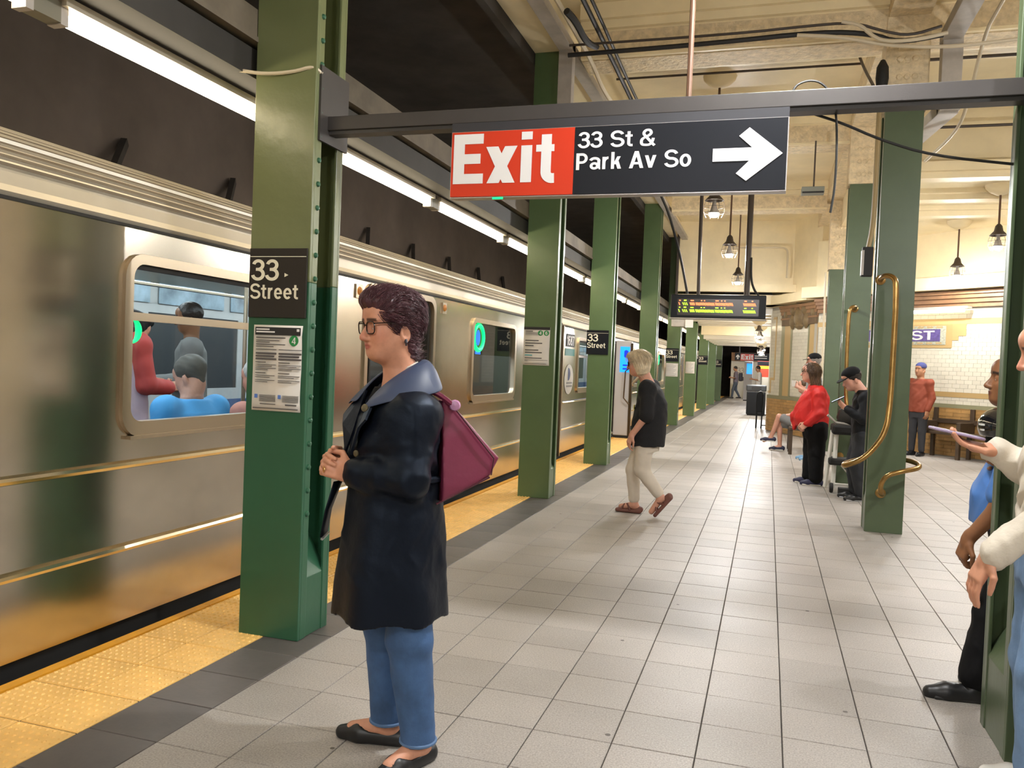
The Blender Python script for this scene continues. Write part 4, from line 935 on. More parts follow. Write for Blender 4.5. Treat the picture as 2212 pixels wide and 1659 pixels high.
# dark bars that imitate bracket shadows on the tunnel wall
for k in range(9):
    y = 5.2+k*2.0; t = thing('shadow_bar', 'diagonal bar imitating bracket shadow on tunnel wall, %s of the row counted from the left' % ('first', 'second', 'third', 'fourth', 'fifth', 'sixth', 'seventh', 'eighth', 'ninth')[k], 'bracket', (-7.15, y, 3.2), 0, 'tunnel wall shadow bars')
    MB().beam((-7.15, y+.5, 3.75), (-6.9, y, 3.15), .07, .10).build('shadow_strut', soot, t); MB().tube([(-6.9, y, 3.2), (-6.9, y, 2.95)], .08, 8).build('foot', soot, t)
# ------------------------------------------------------------------ people: signed-distance modelling on a grid, meshed with surface nets
def v3(a): return np.array(a, float)
class Prim:
    __slots__ = ('fn', 'lo', 'hi', 'k', 'op')
    def __init__(s, fn, lo, hi, k, op): s.fn, s.lo, s.hi, s.k, s.op = fn, np.array(lo, float), np.array(hi, float), k, op
def cone(a, b, ra, rb, k=.02, op='u'):
    a, b = v3(a), v3(b); d = b-a; dd = max(d @ d, 1e-9)
    def fn(X, Y, Z):
        px, py, pz = X-a[0], Y-a[1], Z-a[2]
        t = np.clip((px*d[0]+py*d[1]+pz*d[2])/dd, 0, 1)
        return np.sqrt((px-t*d[0])**2+(py-t*d[1])**2+(pz-t*d[2])**2)-(ra+t*(rb-ra))
    r = max(ra, rb); return Prim(fn, np.minimum(a, b)-r, np.maximum(a, b)+r, k, op)
def ell(c, r, k=.02, op='u', R=None):
    c, r = v3(c), v3(r)
    def fn(X, Y, Z):
        px, py, pz = X-c[0], Y-c[1], Z-c[2]
        if R is not None:
            px, py, pz = (px*R[0, 0]+py*R[1, 0]+pz*R[2, 0], px*R[0, 1]+py*R[1, 1]+pz*R[2, 1], px*R[0, 2]+py*R[1, 2]+pz*R[2, 2])
        k0 = np.sqrt((px/r[0])**2+(py/r[1])**2+(pz/r[2])**2); k1 = np.sqrt((px/r[0]**2)**2+(py/r[1]**2)**2+(pz/r[2]**2)**2)
        return k0*(k0-1)/np.maximum(k1, 1e-6)
    m = r.max() if R is not None else r
    return Prim(fn, c-m, c+m, k, op)
def rbox(c, h, rr, k=.01, op='u', R=None):
    c, h = v3(c), v3(h)
    def fn(X, Y, Z):
        px, py, pz = X-c[0], Y-c[1], Z-c[2]
        if R is not None:
            px, py, pz = (px*R[0, 0]+py*R[1, 0]+pz*R[2, 0], px*R[0, 1]+py*R[1, 1]+pz*R[2, 1], px*R[0, 2]+py*R[1, 2]+pz*R[2, 2])
        qx, qy, qz = abs(px)-h[0]+rr, abs(py)-h[1]+rr, abs(pz)-h[2]+rr
        return np.sqrt(np.maximum(qx, 0)**2+np.maximum(qy, 0)**2+np.maximum(qz, 0)**2)+np.minimum(np.maximum(qx, np.maximum(qy, qz)), 0)-rr
    m = np.linalg.norm(h) if R is not None else h
    return Prim(fn, c-m, c+m, k, op)
def loft(rows, k=.02, op='u', p=2.0):
    """rows of (z, cx, cy, rx, ry), z rising; p>2 gives squarer sections"""
    A = np.array(sorted(rows), float)
    def fn(X, Y, Z):
        z = np.asarray(Z); zz = np.clip(z, A[0, 0], A[-1, 0])
        cx, cy, rx, ry = (np.interp(zz, A[:, 0], A[:, i]) for i in (1, 2, 3, 4))
        d = ((np.abs((X-cx)/rx)**p+np.abs((Y-cy)/ry)**p)**(1/p)-1)*np.minimum(rx, ry)
        return np.maximum(d, np.maximum(A[0, 0]-z, z-A[-1, 0]))
    return Prim(fn, ((A[:, 1]-A[:, 3]).min(), (A[:, 2]-A[:, 4]).min(), A[0, 0]), ((A[:, 1]+A[:, 3]).max(), (A[:, 2]+A[:, 4]).max(), A[-1, 0]), k, op)
def axis_(lo, hi, step, fines):
    out = [lo]
    while out[-1] < hi:
        s = step
        for a, b, fs in fines:
            if a-step < out[-1] < b: s = min(s, fs)
        out.append(out[-1]+s)
    return np.array(out)
def sdf_mesh(name, prims, step, fine=(), disp=None, zclip=None):
    """fine: list of (lo3, hi3, step) boxes where the grid is refined"""
    L = [p for p in prims if p.op == 'u']; lo = np.min([p.lo for p in L], 0)-step*2-.012; hi = np.max([p.hi for p in L], 0)+step*2+.012
    ax = [axis_(lo[i], hi[i], step, [(f[0][i], f[1][i], f[2]) for f in fine]) for i in range(3)]
    xs, ys, zs = ax; f = np.full((len(xs), len(ys), len(zs)), .15, np.float32)
    for p in prims:
        m = p.k+.035+step; sl = []
        for i in range(3):
            a = max(0, np.searchsorted(ax[i], p.lo[i]-m)-1); b = min(len(ax[i]), np.searchsorted(ax[i], p.hi[i]+m)+1); sl.append(slice(a, b))
        if any(s.stop <= s.start for s in sl): continue
        sl = tuple(sl); X, Y, Z = xs[sl[0]][:, None, None], ys[sl[1]][None, :, None], zs[sl[2]][None, None, :]
        d = p.fn(X, Y, Z).astype(np.float32); g = f[sl]
        if p.op == 'u':
            h = np.maximum(p.k-np.abs(g-d), 0)/p.k; f[sl] = np.minimum(g, d)-h*h*p.k*.25
        else:
            d = -d; h = np.maximum(p.k-np.abs(g-d), 0)/p.k; f[sl] = np.maximum(g, d)+h*h*p.k*.25
    if disp is not None: f += disp(xs[:, None, None], ys[None, :, None], zs[None, None, :]).astype(np.float32)
    if zclip is not None: f = np.maximum(f, (zclip-zs)[None, None, :].astype(np.float32))
    f[0] = f[-1] = .1; f[:, 0] = f[:, -1] = .1; f[:, :, 0] = f[:, :, -1] = .1
    s = f < 0; n = np.array(f.shape)-1
    acc = np.zeros((3, n.prod())); cnt = np.zeros(n.prod()); cid = lambda i, j, k: (i*n[1]+j)*n[2]+k
    quads = []
    for a in range(3):
        u, v = (a+1) % 3, (a+2) % 3
        A = np.moveaxis(s, a, 0); mk = np.moveaxis(A[:-1] != A[1:], 0, a); I = np.argwhere(mk)
        if not len(I): continue
        J = I.copy(); J[:, a] += 1; fa = f[tuple(I.T)]; fb = f[tuple(J.T)]; t = fa/(fa-fb)
        P = np.stack([ax[i][I[:, i]] for i in range(3)], 1); P[:, a] += t*(ax[a][J[:, a]]-ax[a][I[:, a]])
        ids = []
        for du, dv in ((-1, -1), (0, -1), (0, 0), (-1, 0)):
            K = I.copy(); K[:, u] += du; K[:, v] += dv; ids.append(cid(K[:, 0], K[:, 1], K[:, 2]))
        for q in ids:
            for c in range(3): acc[c] += np.bincount(q, P[:, c], len(cnt))
            cnt += np.bincount(q, minlength=len(cnt))
        Q = np.stack(ids, 1); ins = fa < 0; Q[~ins] = Q[~ins][:, ::-1]; quads.append(Q)
    used = np.nonzero(cnt)[0]; remap = np.full(len(cnt), -1); remap[used] = np.arange(len(used))
    V = (acc[:, used]/cnt[used]).T; F = remap[np.concatenate(quads)]
    return V, F
def sdf_obj(name, prims, parent, mat, step, fine=(), disp=None, zclip=None, paint=None):
    V, F = sdf_mesh(name, prims, step, fine, disp, zclip); me = mesh_np(name, V, F); me.materials.append(mat)
    if paint is not None:
        C = np.ones((len(V), 4), np.float32); C[:, :3] = paint(V); at = me.color_attributes.new('Col', 'FLOAT_COLOR', 'POINT')
        if len(me.vertices) == len(V): at.data.foreach_set('color', C.ravel())
    o = bpy.data.objects.new(name, me); COL.objects.link(o); o.parent = parent
    return o
def folds(seed, amp, scale=22, zs=.5, n=5, ridge=.6):
    r = np.random.RandomState(seed); K = r.normal(size=(n, 3))*scale*np.array([1, 1, zs]); ph = r.uniform(0, 6.28, n); w = r.uniform(.5, 1, n)
    def g(X, Y, Z):
        out = 0; wx = .016*np.sin(Z*23+Y*9+seed)+.010*np.sin(Z*47+X*21); wy = .016*np.sin(Z*19+X*11)+.010*np.sin(Z*41-Y*23)
        for k, p, a in zip(K, ph, w):
            q = np.sin(k[0]*(X+wx)+k[1]*(Y+wy)+k[2]*Z+p); out = out+a*((1-ridge)*q+ridge*(1.2*np.abs(q)**.7-.6))
        return out*amp/n*1.6
    return g
def rot(yaw=0, pitch=0, roll=0):
    """local head axes: yaw about z, pitch>0 looks down, roll tilts"""
    return np.array((Matrix.Rotation(yaw, 3, 'Z') @ Matrix.Rotation(pitch, 3, 'Y') @ Matrix.Rotation(roll, 3, 'X')))
class Head:
    def __init__(h, c, yaw=0, pitch=0, roll=0, s=1.0): h.c = v3(c); h.R = rot(math.radians(yaw), math.radians(pitch), math.radians(roll)); h.s = s
    def p(h, q): return h.c+h.R @ v3(q)*h.s
    def e(h, c, r, k=.012, op='u'): return ell(h.p(c), v3(r)*h.s, k*h.s, op, h.R)
    def c2(h, a, b, ra, rb, k=.012, op='u'): return cone(h.p(a), h.p(b), ra*h.s, rb*h.s, k*h.s, op)
    def loc(h, V): return ((V-h.c) @ h.R)/h.s
    def skin(h, neck, detail=True, fem=True):
        P = [h.e((-.018, 0, .035), (.094, .074, .083), .02), h.e((.030, 0, -.035), (.056, .056, .082), .03), h.e((.064, 0, -.094), (.022, .024, .020), .03),
             h.e((.058, 0, .045), (.035, .055, .04), .03)]
        for s in (1, -1):
            P += [h.c2((-.005, .053*s, -.05), (.054, .020*s, -.094), .019, .019, .025), h.e((.052, .036*s, -.034), (.026, .022, .030), .04), h.e((.072, .027*s, .021), (.014, .030, .010), .014)]
        P += [h.c2((.084, 0, .006), (.108, 0, -.036), .0080, .0100, .014), h.e((.102, 0, -.041), (.013, .012, .0095), .010)]
        if detail:
            for s in (1, -1):
                P += [h.e((.092, .012*s, -.043), (.013, .009, .009), .008), h.e((.100, .034*s, -.003), (.020, .019, .012), .020, 's'),
                      h.e((.069, .033*s, -.002), (.0165, .0185, .0150), .006)]
            P += [h.e((.083, 0, -.064), (.013, .024, .0065), .007), h.e((.080, 0, -.076), (.013, .020, .0075), .007), h.e((.098, 0, -.0695), (.010, .024, .0016), .004, 's')]
        else: P += [h.e((.083, 0, -.068), (.012, .022, .010), .008)]
        for s in (1, -1):
            P += [h.e((-.020, .077*s, -.030), (.020, .010, .031), .006)]
            if detail: P += [h.e((-.016, .086*s, -.028), (.011, .007, .018), .006, 's')]
        P += [cone(h.p((-.030, 0, -.06)), neck, .056*h.s, .060*h.s, .03), h.c2((.0, 0, -.085), (.02, 0, -.08), .05, .045, .04)]
        return P
    def paint(h, base, lip, brow, blush=None):
        base, lip, brow = v3(base), v3(lip), v3(brow)
        def fn(V):
            q = h.loc(V); C = np.tile(base, (len(V), 1)); x, y, z = q.T
            def mix(w, c): 
                nonlocal C
                w = np.clip(w, 0, 1)[:, None]; C = C*(1-w)+v3(c)*w
            if blush is not None: mix(.55*np.exp(-((x-.06)**2+(abs(y)-.042)**2+(z+.03)**2)/.0009)*(x > 0), blush); mix(.6*np.exp(-((x-.11)**2+y**2+(z+.036)**2)/.0003), blush)
            front = (x > .05) & (abs(z) < .2)
            mix(front*(1.6-1.6*((y/.025)**2+((z+.070)/.0125)**2)), lip)
            mix(front*(abs(y) > .010)*(abs(y) < .054)*np.clip(2-abs(z-.023+.10*np.maximum(abs(y)-.034, 0)*1.0)/.0035, 0, 1), brow)
            return C
        return fn
    def eyes(h, parent, mat_w, iris, detail=True):
        for s in (1, -1):
            mb = MB(); c = h.p((.0715, .033*s, -.0045)); mb.lathe([(.0135*h.s*math.sin(a), .0135*h.s*math.cos(a)) for a in np.linspace(0, PI, 9)], n=12, mat=Matrix(h.R.tolist()) @ Matrix.Rotation(PI/2, 3, 'Y'), c=c)
            e = mb.build('eye', mat_w, parent, smooth=True, local=True)
            mb = MB(); c = h.p((.0805, .033*s, -.0045)); mb.lathe([(.0, .0045*h.s), (.004*h.s, .0036*h.s), (.0062*h.s, .001*h.s)][::-1], n=12, mat=Matrix(h.R.tolist()) @ Matrix.Rotation(PI/2, 3, 'Y'), c=c)
            mb.build('iris', iris, e, smooth=True, local=True)
def hand(wr, d, nrm, curl=.5, s=1.0, side=1, thumb=.7, spread=.12):
    """wr wrist point, d finger direction, nrm back-of-hand normal, side=+1 when the thumb leaves towards d x nrm"""
    wr, d, nrm = v3(wr), v3(d), v3(nrm); d /= np.linalg.norm(d); nrm = nrm-d*(nrm @ d); nrm /= np.linalg.norm(nrm); sd = np.cross(d, nrm)*side
    R = np.stack([d, sd, nrm], 1); P = [rbox(wr+d*.045*s, (.046*s, .038*s, .0135*s), .012*s, .012, R=R), cone(wr-d*.02*s, wr+d*.02*s, .024*s, .024*s, .015)]
    for i, (o, L) in enumerate(((.029, .92), (.0095, 1.0), (-.010, .95), (-.0285, .76))):
        b = wr+d*.082*s+sd*o*s; a = 0; fd = d+sd*(o*spread*10); fd /= np.linalg.norm(fd); r = .0092*s*(.9+.1*L)
        for j, ln in enumerate((.042, .027, .021)):
            a += curl*(.75, 1.0, .7)[j]+.06*i*curl; t = fd*math.cos(a)-nrm*math.sin(a); e = b+t*ln*L*s; P.append(cone(b, e, r, r*.93, .004)); b = e; r *= .93
    b = wr+d*.022*s+sd*.030*s; t = d*.62+sd*.62-nrm*.35*thumb; t /= np.linalg.norm(t); e = b+t*.042*s; P.append(cone(b, e, .0135*s, .0105*s, .012))
    t2 = d*.85+sd*(.25-.5*thumb)-nrm*.45*thumb; t2 /= np.linalg.norm(t2); e2 = e+t2*.032*s; P.append(cone(e, e2, .0105*s, .0095*s, .004)); P.append(cone(e2, e2+t2*.022*s, .0092*s, .008*s, .004))
    return P
def shoe(an, toe, s=1.0, h=.05):
    """ankle point, toe direction"""
    an = v3(an); t = v3((*toe, 0)); t /= np.linalg.norm(t); z = an[2]-.085*s; b = np.array([an[0], an[1], z])
    hl, bl, tp = b-t*.055*s, b+t*.10*s, b+t*.165*s
    return [cone(hl+[0, 0, .035*s], bl+[0, 0, .030*s], .038*s, .040*s, .02), cone(bl+[0, 0, .028*s], tp+[0, 0, .024*s], .040*s, .028*s, .02), cone(hl+[0, 0, .05*s], b+[0, 0, .055*s], .032*s, .036*s, .02)]
SKINS = {'light': ((.62, .295, .185), (.44, .115, .085), (.10, .045, .03), (.62, .20, .13)), 'pink': ((.60, .30, .21), (.42, .13, .10), (.20, .12, .08), (.60, .2, .14)),
         'tan': ((.40, .19, .10), (.30, .10, .07), (.05, .03, .02), None), 'brown': ((.25, .105, .045), (.16, .05, .035), (.02, .012, .01), None)}
lens_m = glass.copy(); lens_m.name = 'clear_lens'; lens_m.node_tree.nodes['Transparent BSDF'].inputs[0].default_value = (.97, .97, .97, 1); lens_m.node_tree.nodes['Fresnel'].inputs[0].default_value = 1.25
skin_m = M('skin', (.6, .3, .2), .48, attr='Col', noise=(60, .06))
eye_w = M('eye_white', (.62, .58, .54), .2); iris_m = M('iris_brown', (.03, .018, .012), .15)
def hair_prims(h, style):
    P = [h.e((-.022, 0, .040), (.103, .084, .090), .02)]
    if style == 'pixie':
        P += [h.e((.034, .0, .088), (.074, .066, .038), .03), h.e((-.045, 0, .075), (.07, .07, .05), .03), h.c2((-.085, 0, .02), (-.066, 0, -.120), .048, .028, .03), h.c2((-.03, .062, .0), (-.058, .042, -.105), .026, .020, .02), h.c2((-.03, -.062, .0), (-.058, -.042, -.105), .026, .020, .02)]
        P += [h.e((.098, 0, -.022), (.072, .090, .078), .012, 's')]
        for s in (1, -1): P += [h.e((-.012, .092*s, -.034), (.025, .030, .036), .006, 's'), h.e((.040, .085*s, -.07), (.05, .04, .07), .012, 's')]
    elif style == 'short':
        P += [h.c2((-.080, 0, .02), (-.062, 0, -.055), .040, .03, .03), h.e((.100, 0, -.020), (.070, .090, .082), .012, 's')]
        for s in (1, -1): P += [h.e((-.012, .092*s, -.036), (.028, .030, .040), .006, 's')]
    elif style == 'bob':
        P += [loft_h(h, [(-.118, -.030, 0, .066, .078), (-.06, -.032, 0, .085, .094), (.0, -.026, 0, .095, .094), (.06, -.02, 0, .095, .084)]), h.e((.050, 0, .085), (.05, .06, .03), .03)]
        P += [h.e((.105, 0, -.035), (.075, .066, .088), .015, 's'), h.e((.02, 0, -.12), (.06, .055, .07), .015, 's')]
    elif style == 'long':
        P += [h.c2((-.05, .05, .02), (-.085, .045, -.20), .055, .045, .04), h.c2((-.05, -.05, .02), (-.085, -.045, -.20), .055, .045, .04), h.c2((-.07, 0, .03), (-.10, 0, -.22), .06, .05, .04), h.c2((.0, .075, .0), (-.03, .075, -.15), .028, .03, .03), h.c2((.0, -.075, .0), (-.03, -.075, -.15), .028, .03, .03)]
        P += [h.e((.108, 0, -.030), (.075, .068, .088), .015, 's')]
    elif style == 'very_long':
        P += [h.c2((-.05, .04, .02), (-.06, .06, -.38), .06, .05, .04), h.c2((-.05, -.04, .02), (-.06, -.06, -.38), .06, .05, .04), h.c2((.03, .075, .0), (.05, .10, -.36), .03, .045, .03), h.c2((.03, -.075, .0), (.05, -.10, -.36), .03, .045, .03)]
        P += [h.e((.112, 0, -.030), (.072, .066, .088), .015, 's')]
    return P
def loft_h(h, rows, k=.02):
    """loft in head axes"""
    A = np.array(sorted(rows), float)
    def fn(X, Y, Z):
        px, py, pz = X-h.c[0], Y-h.c[1], Z-h.c[2]; R = h.R
        x, y, z = [(px*R[0, i]+py*R[1, i]+pz*R[2, i])/h.s for i in range(3)]
        zz = np.clip(z, A[0, 0], A[-1, 0]); cx, cy, rx, ry = (np.interp(zz, A[:, 0], A[:, i]) for i in (1, 2, 3, 4))
        d = (np.sqrt(((x-cx)/rx)**2+((y-cy)/ry)**2)-1)*np.minimum(rx, ry); return np.maximum(d, np.maximum(A[0, 0]-z, z-A[-1, 0]))*h.s
    m = .25*h.s; return Prim(fn, h.c-m, h.c+m, k, 'u')
def hair_disp(h, amp, f=1.0):
    R, c, s = h.R, h.c, h.s
    def g(X, Y, Z):
        px, py, pz = X-c[0], Y-c[1], Z-c[2]; x, y, z = [(px*R[0, i]+py*R[1, i]+pz*R[2, i])/s for i in range(3)]
        th = np.arctan2(y, z+.06)
        return amp*(np.sin(13*f*th+3*np.sin(x*26+2*np.sin(th*3)))*.9+.6*np.sin(31*f*th+5*np.sin(x*19)+x*12)+.35*np.sin(67*f*th+6*np.sin(x*31)))/1.6
    return g
def hair_flow(h, amp, f=1.0):
    R, c, s = h.R, h.c, h.s
    def g(X, Y, Z):
        px, py, pz = X-c[0], Y-c[1], Z-c[2]; x, y, z = [(px*R[0, i]+py*R[1, i]+pz*R[2, i])/s for i in range(3)]
        th = np.arctan2(y, x+.02+0*z); return amp*(np.sin(30*f*th+4*np.sin(z*22))+.6*np.sin(53*f*th+z*20))/1.6
    return g
def cap(h, parent, mat, bill=True, step=.006):
    P = [h.e((-.018, 0, .058), (.108, .088, .078), .01), h.e((-.02, 0, -.045), (.2, .2, .075), .006, 's')]
    sdf_obj('cap', P, parent, mat, step*h.s)
    if bill:
        mb = MB(); n = 12; top = []; 
        for j in range(n+1):
            a = -PI/2+PI*j/n; top.append((.060+.105*math.cos(a), .080*math.sin(a), .040-.022*math.cos(a)))
        mb.v = [tuple(h.p(q)) for q in top]+[tuple(h.p((q[0], q[1], q[2]-.008))) for q in top]; m_ = n+1
        mb.f = [tuple(range(m_)), tuple(range(2*m_-1, m_-1, -1))]+[(j, m_+j, m_+(j+1) % m_, (j+1) % m_) for j in range(m_)]
        mb.build('cap_bill', mat, parent, local=True)
def glasses(h, parent, mat, lens=True, dark=False, r=.0022):
    g = MB()
    for s in (1, -1):
        pts = rrect(s*.034-.026, s*.034+.026, -.026, .016, .014, 4); g.tube([h.p((.094-.12*abs(abs(y)-.03)*(abs(y) > .03), y, z)) for y, z in pts], r*h.s, 6, closed=True)
        g.tube([h.p((.090, s*.060, .010)), h.p((.05, s*.074, .010)), h.p((-.018, s*.081, .002)), h.p((-.035, s*.080, -.020))], r*.9*h.s, 6)
    g.tube([h.p((.094, -.008, .003)), h.p((.099, 0, .006)), h.p((.094, .008, .003))], r*h.s, 6)
    o = g.build('glasses', mat, parent, smooth=True, local=True)
    if lens:
        for s in (1, -1):
            pts = rrect(s*.034-.025, s*.034+.025, -.025, .015, .013, 4); mb = MB(); mb.v = [tuple(h.p((.0935-.12*abs(abs(y)-.03)*(abs(y) > .03), y, z))) for y, z in pts]; mb.f = [tuple(range(len(pts)))]
            mb.build('lens', dark if dark else lens_m, o, local=True)

def strands(parent, V, h, mat, flow, n=900, L=.045, lift=.010, r=.0011, seed=1, zmin=None):
    """thin tapered locks laid over the hair; flow(q) gives the combing direction in head axes"""
    rg = np.random.RandomState(seed); c = V.mean(0); vs = []; fs = []; idx = rg.permutation(len(V))[:n]; q = h.loc(V)
    for i in idx:
        p = V[i]; nn = q[i]-np.array([-.02, 0, .01]); nn /= np.linalg.norm(nn); f = v3(flow(q[i]))+rg.normal(size=3)*.16; f -= nn*(f @ nn)*.9; f /= np.linalg.norm(f)+1e-9
        l = L*rg.uniform(.6, 1.3)*h.s; nw = h.R @ nn; fw = h.R @ f; sd = np.cross(fw, nw); b = len(vs); k = 5; wv = rg.uniform(-1, 1)
        for j in range(k):
            t = j/(k-1); m_ = p+fw*l*t+nw*(lift*rg.uniform(.7, 1.1)*math.sin(PI*min(t*.75+.1, 1)))+sd*wv*.006*t*t-nw*.003; rr = r*(1-.75*t)
            for a in range(3): vs.append(m_+rr*(math.cos(2.1*a)*nw+math.sin(2.1*a)*sd*1.6))
        for j in range(k-1):
            for a in range(3): fs.append((b+3*j+a, b+3*j+(a+1) % 3, b+3*j+3+(a+1) % 3, b+3*j+3+a))
    o_ = bpy.data.objects.new('hair_strands', mesh_np('hair_strands', np.array(vs), np.array(fs))); o_.data.materials.append(mat); COL.objects.link(o_); o_.parent = parent; o_['kind'] = 'stuff'; return o_
def verts_of(o):
    a = np.zeros(len(o.data.vertices)*3, np.float32); o.data.vertices.foreach_get('co', a); return a.reshape(-1, 3).astype(float)
def lerp(a, b, t): return v3(a)+(v3(b)-v3(a))*t
def person(loc, deg, label, D, group=None):
    t = thing('person', label, 'person', loc, math.radians(deg), group)
    st = D.get('step', .010); hd = D['head']; h = Head(hd['c'], hd.get('yaw', 0), hd.get('pitch', 0), hd.get('roll', 0), hd.get('s', 1.0)); nk = D['neck']; sk = SKINS[D.get('skin', 'light')]
    core = D['core']   # (z,cx,cy,rx,ry) rows of the trunk under the clothes
    P = h.skin(nk, detail=D.get('detail', False)); P.append(loft([(z, x, y, rx*.86, ry*.86) for z, x, y, rx, ry in core], .03)); ar = D.get('arm', (.045, .038, .026))
    fine = [(h.c-.15, h.c+.15, D.get('hstep', st*.6))]
    for s in 'LR':
        a = D['arms'].get(s)
        if not a: continue
        sh, el, wr = a['sh'], a['el'], a['wr']; P += [cone(sh, el, ar[0], ar[1], .02), cone(el, wr, ar[1], ar[2], .02)]
        if a.get('hand'): 
            P += hand(wr, s=a.get('hs', 1.0), **a['hand'])
            fine.append((v3(wr)-.10, v3(wr)+.13, D.get('handstep', st*.55)))
    lg = D.get('legs')
    if lg:
        for s in 'LR':
            if s in lg: P += [cone(lg[s]['hip'], lg[s]['kn'], .075, .052, .03), cone(lg[s]['kn'], lg[s]['an'], .052, .036, .02)]
            if s in lg and lg[s].get('foot'): 
                a = v3(lg[s]['an']); d = v3(lg[s]['foot']); d /= np.linalg.norm(d); P += [cone(a-[0, 0, .02], a+d*.13-[0, 0, .045], .034, .026, .02), cone(a-d*.03-[0, 0, .04], a-[0, 0, .02], .03, .034, .02)]
    sdf_obj('body', P, t, skin_m, st*1.25, fine, paint=h.paint(*sk))
    if D.get('detail'): h.eyes(t, eye_w, iris_m)
    if D.get('hair'):
        style, mat, amp = D['hair']; ho_ = sdf_obj('hair', hair_prims(h, style), t, mat, D.get('hairstep', st*.7), disp=(hair_disp if style in ('pixie', 'short') else hair_flow)(h, amp))
        if D.get('strands'): strands(ho_, verts_of(ho_), h, mat, **D['strands'])
    tp = D.get('top')
    if tp:
        Q = [loft(tp['rows'], .02, p=tp.get('p', 2.3))]; sr = tp.get('sleeve', (.062, .052, .040)); 
        for s in 'LR':
            a = D['arms'].get(s)
            if not a: continue
            ln = tp.get('len', 1.0); sh, el, wr = a['sh'], a['el'], a['wr']
            Q.append(ell(sh, (sr[0]*1.12,)*3, .04))
            if ln <= .5: Q.append(cone(sh, lerp(sh, el, ln*2), sr[0], sr[1], .02))
            else: Q += [cone(sh, el, sr[0], sr[1], .025), cone(el, lerp(el, wr, (ln-.5)*2), sr[1], sr[2], .02)]
        Q += tp.get('extra', [])
        if 'neck_cut' in tp: Q.append(ell(tp['neck_cut'][0], tp['neck_cut'][1], .01, 's'))
        sdf_obj(tp.get('name', 'top'), Q, t, tp['mat'], st, disp=folds(tp.get('seed', 1), tp.get('fold', .008), tp.get('fs', 20)))
    bt = D.get('bottom')
    if bt:
        Q = [loft(bt['rows'], .03)] if bt.get('rows') else []; r = bt.get('r', (.095, .07, .055)); ln = bt.get('len', 1.0)
        for s in 'LR':
            if s not in lg: continue
            Q.append(cone(lg[s]['hip'], lg[s]['kn'], r[0], r[1], .04)) if ln >= .5 else Q.append(cone(lg[s]['hip'], lerp(lg[s]['hip'], lg[s]['kn'], ln*2), r[0], r[1], .04))
            if ln > .5: Q.append(cone(lg[s]['kn'], lerp(lg[s]['kn'], lg[s]['an'], (ln-.5)*2), r[1], r[2], .02))
        sdf_obj(bt.get('name', 'trousers'), Q, t, bt['mat'], st, disp=folds(bt.get('seed', 2), bt.get('fold', .006), 24), zclip=bt.get('zclip'))
    sh_ = D.get('shoes')
    if sh_:
        for s in 'LR':
            if s in lg and lg[s].get('toe'):
                sdf_obj('shoe', shoe(lg[s]['an'], lg[s]['toe'], D.get('shoe_s', 1.0)), t, sh_, st*.8, zclip=lg[s]['an'][2]-.085*D.get('shoe_s', 1.0))
                if D.get('sole'):
                    a = v3(lg[s]['an']); d = v3((*lg[s]['toe'], 0)); d /= np.linalg.norm(d); b = a-[0, 0, .078]; sdf_obj('sole', [rbox(b+d*.055, (.115, .040, .010), .008, R=np.stack([d, np.cross([0, 0, 1], d), v3((0, 0, 1))], 1))], t, D['sole'], .01)
    return t, h
navy = M('navy_coat', (.0045, .0058, .0105), .46, bump=(45, .12, .01), spec=.30); navy.node_tree.nodes['Principled BSDF'].inputs['Specular Tint'].default_value = (.55, .72, 1, 1)
navy_in = M('coat_collar', (.040, .058, .115), .5)
denim = M('blue_denim', (.045, .105, .235), .7, noise=(9, .30), bump=(160, .15, .004))
denim_l = M('light_denim', (.16, .27, .46), .75, noise=(6, .25), bump=(160, .15, .004))
black_c = M('black_cloth', (.006, .006, .007), .8, bump=(30, .2, .01), spec=.2)
black_s = M('black_shoe', (.012, .012, .013), .4)
white_c = M('white_cloth', (.66, .62, .56), .75, noise=(8, .08))
hair_p = M('plum_brown_hair', (.075, .024, .032), .36, noise=(40, .35), bump=(70, .5, .01))
hair_b = M('brown_hair', (.085, .045, .02), .45, noise=(30, .3), bump=(60, .4, .01))
hair_bl = M('ash_blond_hair', (.66, .55, .38), .45, noise=(30, .2), bump=(60, .4, .01))
hair_d = M('dark_hair', (.018, .013, .011), .4, noise=(30, .3), bump=(60, .4, .01))
hair_g = M('grey_hair', (.26, .235, .21), .5, noise=(30, .25))
gold = M('gold', (.75, .50, .18), .25, 1)
maroon = M('maroon_leather', (.17, .022, .055), .36, noise=(3, .12), bump=(60, .12, .004))
